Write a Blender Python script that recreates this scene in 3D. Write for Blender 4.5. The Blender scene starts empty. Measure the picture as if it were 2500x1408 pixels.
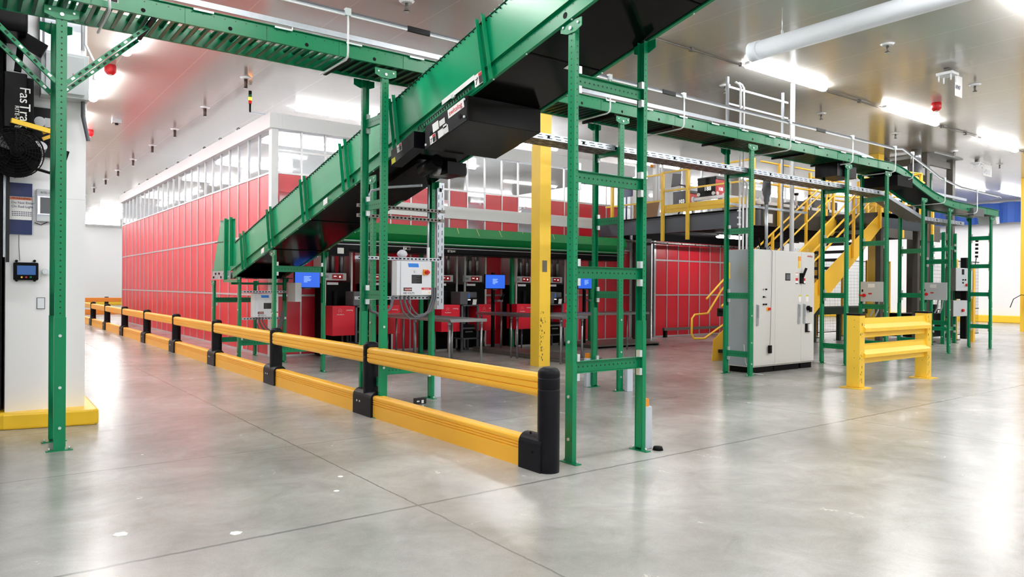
import bpy, math, random
from mathutils import Vector as V, Matrix
random.seed(7)
S = bpy.context.scene
COL = S.collection
PI = math.pi

# ---------------------------------------------------------------- camera
CAMH = 1.45
R_ = ((0.7990612, 0.0043812, 0.6012337), (-0.6012089, -0.0058205, 0.7990707), (0.0070004, -0.9999735, -0.0020169))
FP = 1784.0
cam_d = bpy.data.cameras.new('camera'); cam = bpy.data.objects.new('camera', cam_d); COL.objects.link(cam)
cam_d.sensor_width = 36; cam_d.lens = FP/2500*36; cam_d.clip_end = 200
cam.matrix_world = Matrix(((R_[0][0], -R_[0][1], -R_[0][2], 0), (R_[1][0], -R_[1][1], -R_[1][2], 0), (R_[2][0], -R_[2][1], -R_[2][2], CAMH), (0, 0, 0, 1)))
S.camera = cam
# ---------------------------------------------------------------- world, exposure
S.view_settings.view_transform = 'Standard'; S.view_settings.look = 'None'
S.view_settings.exposure = 0.7; S.view_settings.gamma = 1; S.view_settings.use_curve_mapping = False
w = bpy.data.worlds.new('world'); S.world = w; w.use_nodes = True
w.node_tree.nodes['Background'].inputs[0].default_value = (0.9, 0.95, 1, 1)
w.node_tree.nodes['Background'].inputs[1].default_value = 0.4
S.cycles.max_bounces = 8; S.cycles.diffuse_bounces = 5; S.cycles.glossy_bounces = 4; S.cycles.transparent_max_bounces = 16
S.cycles.caustics_reflective = False; S.cycles.caustics_refractive = False
S.cycles.sample_clamp_indirect = 6
LAMP = 50.0
ZC = 5.42

def P(px, py, x=None, y=None, z=None):
    """measured pixel -> point on a known world plane"""
    v = (px-1250, py-704, FP)
    d = [sum(R_[i][k]*v[k] for k in range(3)) for i in range(3)]
    if x is not None: t = x/d[0]
    elif y is not None: t = y/d[1]
    else: t = (z-CAMH)/d[2]
    return V((d[0]*t, d[1]*t, CAMH+d[2]*t))

# ---------------------------------------------------------------- materials
def srgb(r, g, b):
    f = lambda c: (c/255/12.92) if c/255 <= .04045 else ((c/255+.055)/1.055)**2.4
    return (f(r), f(g), f(b), 1)
MATS = {}
def mat(name, col, rough=.5, metal=0, noise=0, nscale=6, bump=0, bscale=30, emit=0, spec=.5, coat=0):
    m = bpy.data.materials.new(name); m.use_nodes = True; MATS[name] = m
    nt = m.node_tree; b = nt.nodes['Principled BSDF']
    b.inputs['Base Color'].default_value = col; b.inputs['Roughness'].default_value = rough
    b.inputs['Metallic'].default_value = metal; b.inputs['Specular IOR Level'].default_value = spec
    b.inputs['Coat Weight'].default_value = coat
    if emit:
        b.inputs['Emission Color'].default_value = col; b.inputs['Emission Strength'].default_value = emit
    if noise or bump:
        tc = nt.nodes.new('ShaderNodeTexCoord')
    if noise:
        n = nt.nodes.new('ShaderNodeTexNoise'); n.inputs['Scale'].default_value = nscale; n.inputs['Detail'].default_value = 5
        nt.links.new(tc.outputs['Object'], n.inputs['Vector'])
        mx = nt.nodes.new('ShaderNodeMix'); mx.data_type = 'RGBA'
        mx.inputs['A'].default_value = tuple(c*(1-noise) for c in col[:3])+(1,)
        mx.inputs['B'].default_value = tuple(min(1, c*(1+noise)) for c in col[:3])+(1,)
        nt.links.new(n.outputs['Fac'], mx.inputs['Factor']); nt.links.new(mx.outputs['Result'], b.inputs['Base Color'])
    if bump:
        n2 = nt.nodes.new('ShaderNodeTexNoise'); n2.inputs['Scale'].default_value = bscale; n2.inputs['Detail'].default_value = 3
        nt.links.new(tc.outputs['Object'], n2.inputs['Vector'])
        bp = nt.nodes.new('ShaderNodeBump'); bp.inputs['Strength'].default_value = bump; bp.inputs['Distance'].default_value = .01
        nt.links.new(n2.outputs['Fac'], bp.inputs['Height']); nt.links.new(bp.outputs['Normal'], b.inputs['Normal'])
    return m
green = mat('green_powder_coat', srgb(0, 130, 84), .28, noise=.06, nscale=3, spec=.38)
greeng = mat('green_lit_tone', srgb(0, 148, 98), .25, noise=.05, nscale=2, spec=.4)  # same green coat, brightened for the light on the incline guards
greend = mat('dark_green_rollers', srgb(0, 84, 54), .32, noise=.1)
greenh = mat('green_takeaway_paint', srgb(0, 124, 60), .38, noise=.12, nscale=2)
darkhole = mat('punched_hole_dark', srgb(12, 40, 28), .7)
rail_y = mat('yellow_polymer', srgb(255, 190, 52), .38, noise=.04, nscale=2, bump=.05, bscale=60)
groove = mat('yellow_groove', srgb(222, 142, 25), .5)
rail_o = mat('orange_polymer', srgb(240, 140, 45), .4)
blk_post = mat('black_polymer_post', srgb(20, 21, 26), .42, spec=.14, noise=.5, nscale=9, bump=.15, bscale=25)
black = mat('black_metal', srgb(10, 10, 14), .3, spec=.12)
belt = mat('black_steel_pan', srgb(8, 7, 6), .14, spec=.1)
blackm = mat('matt_black', srgb(12, 12, 14), .6, spec=.15)
yel = mat('yellow_paint', srgb(246, 203, 66), .35, noise=.07, nscale=3)
yelo = mat('amber_yellow_paint', srgb(252, 196, 55), .38, noise=.05, nscale=3)
scuff = mat('paint_scuff', srgb(90, 75, 40), .7)
red = mat('red_composite_panel', srgb(216, 14, 44), .36, spec=.8)
redb = mat('red_powder_coat', srgb(222, 18, 48), .4, noise=.04)
redd = mat('red_safety', srgb(205, 25, 35), .35)
alu = mat('aluminium_profile', srgb(205, 205, 208), .35, metal=.55)
white = mat('white_cladding', srgb(238, 239, 242), .35)
whites = mat('white_steel', srgb(232, 234, 238), .3)
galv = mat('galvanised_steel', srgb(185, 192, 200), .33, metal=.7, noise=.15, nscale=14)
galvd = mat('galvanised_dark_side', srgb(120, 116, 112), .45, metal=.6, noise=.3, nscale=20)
steel = mat('stainless_steel', srgb(150, 152, 156), .28, metal=.85)
zinc = mat('zinc_bolt', srgb(215, 225, 225), .3, metal=.6)
slate = mat('slate_grey_steel', srgb(88, 94, 104), .42, noise=.06)
slated = mat('dark_brown_grey_steel', srgb(66, 62, 56), .45, noise=.08)
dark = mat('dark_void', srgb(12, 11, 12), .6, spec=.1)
cabg = mat('light_grey_cabinet', srgb(212, 213, 211), .38)
cabside = mat('zinc_cabinet_side', srgb(176, 188, 200), .36, metal=.35, noise=.12, nscale=1.5)
boxg = mat('grey_enclosure', srgb(196, 202, 206), .4)
boxw = mat('pale_enclosure', srgb(224, 228, 236), .35)
tread_m = mat('black_grip_tread', srgb(32, 32, 36), .5, spec=.2)
blue_tape = mat('blue_masking_tape', srgb(45, 130, 225), .6)
navy = mat('navy_panel', srgb(18, 40, 95), .35)
blue_f = mat('blue_fabric', srgb(25, 75, 160), .6)
paper = mat('white_paper', srgb(240, 240, 240), .6)
ink = mat('black_ink', srgb(20, 20, 22), .6)
inkr = mat('red_ink', srgb(200, 40, 45), .6)
orange_ink = mat('orange_ink', srgb(225, 120, 85), .6)
amber = mat('amber_plastic', srgb(240, 150, 30), .4)
cardb = mat('brown_cardboard', srgb(178, 140, 108), .8, noise=.08)
tapeg = mat('dark_grey_tape', srgb(110, 105, 90), .7)
duct_m = mat('white_fabric_duct', srgb(226, 232, 240), .55)
concy = mat('yellow_painted_kerb', srgb(248, 202, 45), .4, noise=.06, nscale=4, bump=.1, bscale=20)
greyp = mat('grey_plastic', srgb(90, 92, 98), .45)
clearp = mat('crumpled_clear_film', srgb(205, 205, 215), .15)
brown_b = mat('white_composite_post_cover', srgb(205, 212, 225), .4)
lamp_m = mat('lit_diffuser', (1, .985, .97, 1), .5, emit=LAMP)
scr_blue = mat('lit_blue_screen', srgb(45, 105, 235), .3, emit=.36)
scr_txt = mat('lit_pale_screen_text', srgb(150, 190, 250), .3, emit=.4)
scr_w = mat('lit_white_frame', srgb(235, 235, 255), .3, emit=.5)
scr_d = mat('lit_dim_blue_screen', srgb(50, 90, 150), .3, emit=.2)
led_r = mat('lit_red_lamp', srgb(255, 40, 50), .3, emit=4)
led_a = mat('lit_amber_lamp', srgb(255, 150, 30), .3, emit=5)
led_g = mat('green_lens', srgb(20, 90, 40), .3)
led_w = mat('lit_white_digits', srgb(240, 240, 240), .3, emit=1)

def glass_mat():
    m = bpy.data.materials.new('clear_glazing'); m.use_nodes = True; nt = m.node_tree; nt.nodes.clear()
    o = nt.nodes.new('ShaderNodeOutputMaterial'); t = nt.nodes.new('ShaderNodeBsdfTransparent'); g = nt.nodes.new('ShaderNodeBsdfGlossy')
    t.inputs[0].default_value = (.9, .92, .93, 1); g.inputs['Roughness'].default_value = .04
    lw_ = nt.nodes.new('ShaderNodeLayerWeight'); pw = nt.nodes.new('ShaderNodeMath'); pw.operation = 'POWER'; pw.inputs[1].default_value = 4.5
    nt.links.new(lw_.outputs['Facing'], pw.inputs[0]); lw_.inputs[0].default_value = .5
    f = nt.nodes.new('ShaderNodeMath'); f.operation = 'MULTIPLY_ADD'; f.inputs[1].default_value = .8; f.inputs[2].default_value = .04; nt.links.new(pw.outputs[0], f.inputs[0])
    mx = nt.nodes.new('ShaderNodeMixShader'); nt.links.new(f.outputs[0], mx.inputs[0]); nt.links.new(t.outputs[0], mx.inputs[1])
    nt.links.new(g.outputs[0], mx.inputs[2]); nt.links.new(mx.outputs[0], o.inputs[0]); return m
glass = glass_mat()

def floor_mat():
    m = bpy.data.materials.new('polished_concrete'); m.use_nodes = True; nt = m.node_tree; N = nt.nodes.new; L = nt.links.new
    b = nt.nodes['Principled BSDF']; tc = N('ShaderNodeTexCoord')
    def noise(sc, det, rough=.6, dist=0):
        n = N('ShaderNodeTexNoise'); n.inputs['Scale'].default_value = sc; n.inputs['Detail'].default_value = det
        n.inputs['Roughness'].default_value = rough; n.inputs['Distortion'].default_value = dist; L(tc.outputs['Object'], n.inputs['Vector']); return n
    n1 = noise(.45, 8, .62, .5); n2 = noise(2.6, 9, .72, .7); n3 = noise(90, 3)
    r1 = N('ShaderNodeValToRGB'); r1.color_ramp.elements[0].position = .3; r1.color_ramp.elements[1].position = .7
    r1.color_ramp.elements[0].color = srgb(150, 149, 146); r1.color_ramp.elements[1].color = srgb(200, 199, 196); L(n1.outputs['Fac'], r1.inputs[0])
    r2 = N('ShaderNodeValToRGB'); r2.color_ramp.elements[0].position = .33; r2.color_ramp.elements[1].position = .68
    r2.color_ramp.elements[0].color = (.82, .81, .80, 1); r2.color_ramp.elements[1].color = (1.03, 1.03, 1.03, 1); L(n2.outputs['Fac'], r2.inputs[0])
    mu = N('ShaderNodeMix'); mu.data_type = 'RGBA'; mu.blend_type = 'MULTIPLY'; mu.inputs['Factor'].default_value = 1
    L(r1.outputs[0], mu.inputs['A']); L(r2.outputs[0], mu.inputs['B'])
    r3 = N('ShaderNodeValToRGB'); r3.color_ramp.elements[0].position = .3; r3.color_ramp.elements[1].position = .6
    r3.color_ramp.elements[0].color = (.9, .9, .9, 1); r3.color_ramp.elements[1].color = (1, 1, 1, 1); L(n3.outputs['Fac'], r3.inputs[0])
    mu2 = N('ShaderNodeMix'); mu2.data_type = 'RGBA'; mu2.blend_type = 'MULTIPLY'; mu2.inputs['Factor'].default_value = 1
    L(mu.outputs['Result'], mu2.inputs['A']); L(r3.outputs[0], mu2.inputs['B'])
    # saw-cut joints
    sx = N('ShaderNodeSeparateXYZ'); L(tc.outputs['Object'], sx.inputs[0])
    wob = noise(6, 3)
    ws = N('ShaderNodeMath'); ws.operation = 'MULTIPLY_ADD'; ws.inputs[1].default_value = .03; ws.inputs[2].default_value = -.015; L(wob.outputs['Fac'], ws.inputs[0])
    last = None
    def joint(axis, val, half):
        nonlocal last
        a = N('ShaderNodeMath'); a.operation = 'SUBTRACT'; L(sx.outputs[axis], a.inputs[0]); a.inputs[1].default_value = val
        a2 = N('ShaderNodeMath'); a2.operation = 'ADD'; L(a.outputs[0], a2.inputs[0]); L(ws.outputs[0], a2.inputs[1])
        c = N('ShaderNodeMath'); c.operation = 'ABSOLUTE'; L(a2.outputs[0], c.inputs[0])
        d = N('ShaderNodeMapRange'); d.inputs[1].default_value = half*.5; d.inputs[2].default_value = half; d.inputs[3].default_value = 1; d.inputs[4].default_value = 0
        L(c.outputs[0], d.inputs[0])
        if last is None: last = d.outputs[0]
        else:
            mx = N('ShaderNodeMath'); mx.operation = 'MAXIMUM'; L(last, mx.inputs[0]); L(d.outputs[0], mx.inputs[1]); last = mx.outputs[0]
    for ax, val, h in (('Y', 4.235, .017), ('Y', 6.46, .007), ('Y', 8.4, .007), ('Y', 12.6, .008), ('X', 2.42, .009), ('X', 7.92, .009), ('X', 13.4, .009), ('Y', -.6, .01), ('X', 20.5, .01), ('Y', 16.8, .009)):
        joint(ax, val, h)
    mj = N('ShaderNodeMix'); mj.data_type = 'RGBA'; L(last, mj.inputs['Factor']); L(mu2.outputs['Result'], mj.inputs['A']); mj.inputs['B'].default_value = srgb(122, 121, 120)
    L(mj.outputs['Result'], b.inputs['Base Color'])
    rr = N('ShaderNodeMapRange'); rr.inputs[1].default_value = .3; rr.inputs[2].default_value = .7; rr.inputs[3].default_value = .2; rr.inputs[4].default_value = .28
    L(n2.outputs['Fac'], rr.inputs[0]); L(rr.outputs[0], b.inputs['Roughness'])
    b.inputs['Specular IOR Level'].default_value = .6
    bp = N('ShaderNodeBump'); bp.inputs['Strength'].default_value = .025; bp.inputs['Distance'].default_value = .02; L(n2.outputs['Fac'], bp.inputs['Height']); L(bp.outputs[0], b.inputs['Normal'])
    return m
def ceil_mat():
    m = bpy.data.materials.new('glossy_ceiling_panel'); m.use_nodes = True; nt = m.node_tree; N = nt.nodes.new; L = nt.links.new
    b = nt.nodes['Principled BSDF']; tc = N('ShaderNodeTexCoord'); sx = N('ShaderNodeSeparateXYZ'); L(tc.outputs['Object'], sx.inputs[0])
    def lines(axis, pitch, wd):
        d = N('ShaderNodeMath'); d.operation = 'PINGPONG'; d.inputs[1].default_value = pitch/2; L(sx.outputs[axis], d.inputs[0])
        c = N('ShaderNodeMapRange'); c.inputs[1].default_value = wd*.5; c.inputs[2].default_value = wd; c.inputs[3].default_value = 1; c.inputs[4].default_value = 0
        L(d.outputs[0], c.inputs[0]); return c.outputs[0]
    a = lines('X', 1.1, .006); c = lines('Y', 12.2, .012)
    mx = N('ShaderNodeMath'); mx.operation = 'MAXIMUM'; L(a, mx.inputs[0]); L(c, mx.inputs[1])
    mj = N('ShaderNodeMix'); mj.data_type = 'RGBA'; L(mx.outputs[0], mj.inputs['Factor']); mj.inputs['A'].default_value = srgb(196, 194, 190); mj.inputs['B'].default_value = srgb(226, 224, 220)
    L(mj.outputs['Result'], b.inputs['Base Color']); b.inputs['Roughness'].default_value = .17; b.inputs['Metallic'].default_value = .2
    b.inputs['Specular IOR Level'].default_value = .8
    mp = N('ShaderNodeMapping'); mp.inputs['Scale'].default_value = (1.2, 5, 1); L(tc.outputs['Object'], mp.inputs[0])
    n = N('ShaderNodeTexNoise'); n.inputs['Scale'].default_value = 2; n.inputs['Detail'].default_value = 2; L(mp.outputs[0], n.inputs['Vector'])
    bp = N('ShaderNodeBump'); bp.inputs['Strength'].default_value = .12; bp.inputs['Distance'].default_value = .02; L(n.outputs['Fac'], bp.inputs['Height']); L(bp.outputs[0], b.inputs['Normal'])
    return m

# ---------------------------------------------------------------- mesh builder
def frame(t):
    t = t.normalized(); a = V((0, 0, 1)) if abs(t.z) < .95 else V((1, 0, 0))
    u = t.cross(a).normalized(); return u, u.cross(t).normalized()
class MB:
    def __init__(s, *mats): s.v = []; s.f = []; s.mi = []; s.m = list(mats); s.sm = []
    def idx(s, m):
        if m is None: return 0
        if m not in s.m: s.m.append(m)
        return s.m.index(m)
    def add(s, vs, fs, m=None, smooth=False):
        n = len(s.v); k = s.idx(m); s.v += [tuple(v) for v in vs]
        for f in fs: s.f.append([n+i for i in f]); s.mi.append(k); s.sm.append(smooth)
        return s
    def box(s, x0, x1, y0, y1, z0, z1, m=None):
        return s.add([(x, y, z) for x in (x0, x1) for y in (y0, y1) for z in (z0, z1)],
                     [(0, 1, 3, 2), (4, 6, 7, 5), (0, 4, 5, 1), (2, 3, 7, 6), (0, 2, 6, 4), (1, 5, 7, 3)], m)
    def bar(s, p, q, w, h, m=None, side=None):
        """rectangular bar between two points; w across (side), h in the other direction"""
        p = V(p); q = V(q); t = (q-p).normalized()
        if side is None: u, n = frame(t)
        else: u = V(side).normalized(); n = u.cross(t).normalized()
        vs = [c+u*a*w/2+n*b*h/2 for c in (p, q) for a, b in ((-1, -1), (1, -1), (1, 1), (-1, 1))]
        return s.add(vs, [(3, 2, 1, 0), (4, 5, 6, 7)]+[(i, (i+1) % 4, 4+(i+1) % 4, 4+i) for i in range(4)], m)
    def cyl(s, p, q, r, m=None, n=12, r2=None, caps=True):
        p = V(p); q = V(q); u, w_ = frame(q-p); r2 = r if r2 is None else r2
        vs = [c+(u*math.cos(2*PI*i/n)+w_*math.sin(2*PI*i/n))*rr for c, rr in ((p, r), (q, r2)) for i in range(n)]
        s.add(vs, [(i, (i+1) % n, n+(i+1) % n, n+i) for i in range(n)], m, True)
        if caps:
            k = len(s.v)-2*n; j = s.idx(m)
            s.f += [[k+i for i in range(n)][::-1], [k+n+i for i in range(n)]]; s.mi += [j, j]; s.sm += [False, False]
        return s
    def tube(s, pts, r, m=None, n=8, closed=False):
        pts = [V(p) for p in pts]; N = len(pts); rings = []; u = None
        for i in range(N):
            a = pts[i-1] if (i > 0 or closed) else pts[i]; b = pts[(i+1) % N] if (i < N-1 or closed) else pts[i]
            t = (b-a).normalized()
            if u is None: u, _ = frame(t)
            u = (u-t*u.dot(t)).normalized(); w_ = t.cross(u)
            rings.append([pts[i]+(u*math.cos(2*PI*k/n)+w_*math.sin(2*PI*k/n))*r for k in range(n)])
        fs = []
        for i in range(N if closed else N-1):
            j = (i+1) % N
            fs += [(i*n+k, i*n+(k+1) % n, j*n+(k+1) % n, j*n+k) for k in range(n)]
        s.add([v for g in rings for v in g], fs, m, True)
        if not closed:
            s.add(rings[0], [tuple(range(n))[::-1]], m); s.add(rings[-1], [tuple(range(n))], m)
        return s
    def sweep(s, path, prof, side, m=None, closed=True, smooth=False):
        """profile points (a along side, b along up) swept along a path; side is fixed"""
        path = [V(p) for p in path]; sd = V(side).normalized(); n = len(prof); vs = []
        for i, p in enumerate(path):
            t = (path[min(i+1, len(path)-1)]-path[max(i-1, 0)]).normalized(); up = sd.cross(t).normalized()
            if up.z < 0: up = -up
            vs += [p+sd*a+up*b for a, b in prof]
        fs = [(i*n+k, i*n+(k+1) % n, (i+1)*n+(k+1) % n, (i+1)*n+k) for i in range(len(path)-1) for k in range(n if closed else n-1)]
        if closed: fs += [tuple(range(n))[::-1], tuple(range((len(path)-1)*n, len(path)*n))]
        return s.add(vs, fs, m, smooth)
    def prism(s, poly, vec, m=None):
        n = len(poly); a = [V(p) for p in poly]; v = V(vec)
        return s.add(a+[p+v for p in a], [tuple(range(n))[::-1], tuple(range(n, 2*n))]+[(i, (i+1) % n, n+(i+1) % n, n+i) for i in range(n)], m)
    def lathe(s, prof, c, m=None, n=20):
        c = V(c); k = len(prof)
        vs = [c+V((r*math.cos(2*PI*i/n), r*math.sin(2*PI*i/n), z)) for i in range(n) for r, z in prof]
        fs = [(i*k+j, ((i+1) % n)*k+j, ((i+1) % n)*k+j+1, i*k+j+1) for i in range(n) for j in range(k-1)]
        return s.add(vs, fs, m, True)
    def disc(s, c, nrm, r, m=None, n=10, off=.0015):
        c = V(c)+V(nrm)*off; u, w_ = frame(V(nrm))
        return s.add([c+(u*math.cos(2*PI*i/n)+w_*math.sin(2*PI*i/n))*r for i in range(n)], [tuple(range(n))], m)
    def quad(s, o, r, u, m=None):
        o = V(o); r = V(r); u = V(u); return s.add([o, o+r, o+r+u, o+u], [(0, 1, 2, 3)], m)
    def build(s, name, parent=None, bevel=0, loc=None, fixn=True):
        me = bpy.data.meshes.new(name); me.from_pydata(s.v, [], s.f)
        for m in s.m: me.materials.append(m)
        me.polygons.foreach_set('material_index', s.mi); me.polygons.foreach_set('use_smooth', s.sm); me.update()
        o = bpy.data.objects.new(name, me); COL.objects.link(o)
        if fixn:
            import bmesh
            bm = bmesh.new(); bm.from_mesh(me); bmesh.ops.recalc_face_normals(bm, faces=bm.faces); bm.to_mesh(me); bm.free()
        if parent: setp(o, parent)
        if bevel:
            b = o.modifiers.new('bevel', 'BEVEL'); b.width = bevel; b.segments = 2; b.limit_method = 'ANGLE'
        return o
ORG = {}
def setp(o, parent):
    """parent while keeping the world coordinates the mesh was written in"""
    o.parent = parent
    o.matrix_parent_inverse = Matrix.Translation(-ORG.get(parent.name, V((0, 0, 0))))
def thing(name, label, cat, loc=(0, 0, 0), group=None):
    o = bpy.data.objects.new(name, None); COL.objects.link(o); o.empty_display_size = .1
    o.location = loc; ORG[o.name] = V(loc); o['label'] = label; o['category'] = cat
    if group: o['group'] = group
    return o
def tag(o, label, cat, group=None):
    o['label'] = label; o['category'] = cat
    if group: o['group'] = group
    return o
def struct(o): o['kind'] = 'structure'; return o
def plab(o, s): o['label'] = s; return o

def text(s, size, o, r, u, m, parent=None, name='lettering', align='LEFT', sx=1):
    c = bpy.data.curves.new('t', 'FONT'); c.body = s; c.size = size; c.align_x = align; c.extrude = .0006
    t = bpy.data.objects.new('t', c); me = bpy.data.meshes.new_from_object(t); bpy.data.objects.remove(t); bpy.data.curves.remove(c)
    r = V(r).normalized(); u = V(u).normalized(); n = r.cross(u); o = V(o)
    M = Matrix(((r.x*sx, u.x, n.x, o.x), (r.y*sx, u.y, n.y, o.y), (r.z*sx, u.z, n.z, o.z), (0, 0, 0, 1)))
    me.transform(M); me.materials.clear(); me.materials.append(m); me.name = name
    ob = bpy.data.objects.new(name, me); COL.objects.link(ob)
    if parent: setp(ob, parent)
    return ob
XR, UP, YR = (1, 0, 0), (0, 0, 1), (0, -1, 0)

def sticker(parent, o, r, u, w, h, name='warning_sticker'):
    """small warning decal: white pictogram half, black half with a red head"""
    r = V(r).normalized(); u = V(u).normalized(); n = r.cross(u); o = V(o)+n*.002
    b = MB(paper); b.quad(o, r*w, u*h, paper)
    b.quad(o+r*w*.48+n*.001+u*h*.05, r*w*.48, u*h*.62, ink); b.quad(o+r*w*.48+n*.001+u*h*.68, r*w*.48, u*h*.27, inkr)
    b.add([o+r*w*.1+u*h*.2+n*.001, o+r*w*.34+u*h*.75+n*.001, o+r*w*.4+u*h*.7+n*.001, o+r*w*.18+u*h*.15+n*.001], [(0, 3, 2, 1)], ink)
    b.quad(o+r*w*.1+u*h*.55+n*.001, r*w*.3, u*h*.08, ink)
    return b.build(name, parent, fixn=False)

# ================================================================ THE SETTING
FM, CM = floor_mat(), ceil_mat()
struct(MB(FM).box(-9, 37.5, -9, 58, -.2, 0).build('floor'))
struct(MB(CM).box(-9, 37.5, -9, 58, ZC, ZC+.2).build('ceiling'))
struct(MB(white).box(-9, 37.5, 58, 58.3, 0, ZC).build('wall_back'))
struct(MB(white).box(37.5, 37.8, -9, 58, 0, ZC).build('wall_right'))
struct(MB(white).box(-9.3, -9, -9, 58, 0, ZC).build('wall_side'))
struct(MB(white).box(-9, 37.5, -9.3, -9, 0, ZC).build('wall_front'))
struct(MB(concy).box(37.3, 37.5, -9, 30, 0, .32).build('baseboard_right', bevel=.03))
struct(MB(concy).box(1.2, 37.3, 57.8, 58, 0, .32).build('baseboard_back', bevel=.03))
# end of the partition at the left with its yellow kerb and the doorway beside it
wl = MB(white).box(.345, 1.04, 8.9, 57.9, .15, ZC)
wl.box(.345, 1.041, 8.899, 8.9, 2.335, 2.34, cabg)
struct(wl.build('wall_left'))
struct(MB(concy).prism([(.2, 8.86, 0), (.33, 8.77, 0), (.5, 8.73, 0), (1.08, 8.6, 0), (1.14, 8.64, 0), (1.16, 10.4, 0), (1.09, 57.8, 0), (.2, 57.8, 0)], (0, 0, .16)).build('baseboard_left', bevel=.02))
struct(MB(white).box(-9, -3.2, 8.9, 9.3, 0, ZC).box(-3.2, .1, 8.9, 9.3, 4.3, ZC).build('wall_door_side'))
struct(MB(blackm).box(-3.2, .3, 9.0, 9.12, 0, 4.3).build('door_1'))

# ================================================================ PERFORATED SUPPORT FRAMES
def upright(parent, x, y, z0, z1, n, w=.082, d=.045, hole_m=darkhole, holes=True):
    """C channel: web faces n, flanges point away from n"""
    n = V(n); s_ = V((n.y, -n.x, 0)) if True else None
    c = V((x, y, 0)); t = .004
    b = MB(green)
    prof = [(-w/2, 0), (w/2, 0), (w/2, -d), (w/2-t, -d), (w/2-t, -t), (-w/2+t, -t), (-w/2+t, -d), (-w/2, -d)]
    lo = [c+s_*a+n*(d/2+bb)+V((0, 0, z0)) for a, bb in prof]
    b.prism(lo, (0, 0, z1-z0))
    if holes:
        z = z0+.12
        while z < z1-.08:
            b.disc(c+n*(d/2)+V((0, 0, z)), n, .0075, hole_m, 6)
            for k in (-1, 1): b.disc(c+s_*k*w/2-n*.005+V((0, 0, z)), s_*k, .006, hole_m, 6)
            z += .0508
    return b.build('upright', parent, fixn=False)
def frame_stand(name, label, A, B, ztop, bars, cat='support frame', holes=True, bw=.082, topplate=True, group=None, footz=0, splice=True, tops=None, bm=None):
    A = V((A[0], A[1], 0)); B = V((B[0], B[1], 0)); u = (B-A).normalized(); mid = (A+B)/2
    t = thing(name, label, cat, (mid.x, mid.y, footz), group); tops = tops or (ztop, ztop)
    side = V((u.y, -u.x, 0))
    for c, n, zt in ((A, -u, tops[0]), (B, u, tops[1])):
        upo = upright(t, c.x, c.y, .008, zt, n, holes=holes)
        fp = MB(green); s2 = V((n.y, -n.x, 0))
        fp.prism([c-n*.03-s2*.1+V((0, 0, 0)), c+n*.035-s2*.1, c+n*.035+s2*.1, c-n*.03+s2*.1], (0, 0, .008))
        for k in (-1, 1): fp.cyl(c+s2*k*.075+V((0, 0, .008)), c+s2*k*.075+V((0, 0, .03)), .009, zinc, 6)
        fp.build('foot_plate', t)
        if splice and holes:
            sp = MB(green); prof = [(-.045, .003), (.045, .003), (.045, -.04), (-.045, -.04)]
            sp.prism([c+s2*a+n*(.0225+b_)+V((0, 0, .03)) for a, b_ in prof], (0, 0, 1.13))
            for zz in (.2, .55, 1.0): sp.cyl(c+n*.024+V((0, 0, zz)), c+n*.036+V((0, 0, zz)), .013, zinc, 8)
            sp.build('foot_sleeve', upo)
        if topplate:
            tp = MB(green); q = c+n*.026
            tp.prism([q-s2*.13+V((0, 0, zt)), q+s2*.13+V((0, 0, zt)), q+s2*.13+V((0, 0, zt-.07)), q+s2*.05+V((0, 0, zt-.1)), q-s2*.05+V((0, 0, zt-.1)), q-s2*.13+V((0, 0, zt-.07))], n*.006)
            for k in (-1, 1): tp.cyl(q+s2*k*.09+V((0, 0, zt-.035))+n*.006, q+s2*k*.09+V((0, 0, zt-.035))+n*.016, .01, zinc, 6)
            tp.cyl(q+V((0, 0, zt-.06))+n*.006, q+V((0, 0, zt-.06))+n*.018, .016, zinc, 8)
            tp.build('top_bracket', upo)
    for z in bars:
        cb = MB(green); h = .1; q0 = A+u*.024; q1 = B-u*.024
        cb.sweep([q0+V((0, 0, z)), q1+V((0, 0, z))], [(.0, -h/2), (.0, h/2), (.035, h/2), (.035, h/2-.004), (.004, h/2-.004), (.004, -h/2+.004), (.035, -h/2+.004), (.035, -h/2)], side)
        if holes:
            L_ = (q1-q0).length; k = .05
            while k < L_-.03:
                p_ = q0+u*k+V((0, 0, z)); cb.disc(p_, -side, .0085, darkhole, 6); cb.disc(p_+side*.004, side, .0085, darkhole, 6); k += .0508
        cbo = cb.build('crossbar', t)
        for q, s3 in ((q0, 1), (q1, -1)):
            for k in (-1, 1):
                p_ = q+V((0, 0, z+k*(h/2+.03)))
                cl = MB(zinc); cl.prism([p_+side*.0-u*s3*.0+V((0, 0, -.03)), p_+side*.045+V((0, 0, -.03)), p_+side*.045+V((0, 0, .03)), p_+V((0, 0, .03))], u*s3*.03); cl.build('clip_angle', cbo)
    return t

CY0, CY1 = 7.315, 7.80            # overhead conveyor uprights (near, far)
f0 = frame_stand('conveyor_support', 'green punched-steel conveyor stand with diagonal knee braces beside the white partition end', (.68, 7.44), (.68, 7.89), 3.84, [.35, 1.28, 2.45, 3.3], 'conveyor stand')
for yy, in ((7.43,), (7.9,)):
    for sgn, mtx in ((1, 0), (-1, 0)):
        for dz in (0,):
            a = V((.68+sgn*.04, yy, 3.2)); b_ = V((.68+sgn*.68, yy, 3.83))
            br = MB(green)
            br.bar(a, b_, .005, .038, side=(0, 1, 0)); br.bar(a+V((0, .02, -.019)), b_+V((0, .02, -.019)), .04, .005, side=(0, 1, 0))
            d = b_-a
            for k in range(12):
                p_ = a+d*(k+.7)/12.5; br.bar(p_+V((0, -.004, 0)), p_+d*.035+V((0, -.004, 0)), .001, .018, darkhole if k % 4 else zinc, side=(0, 1, 0))
            br.build('knee_brace', f0)
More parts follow.
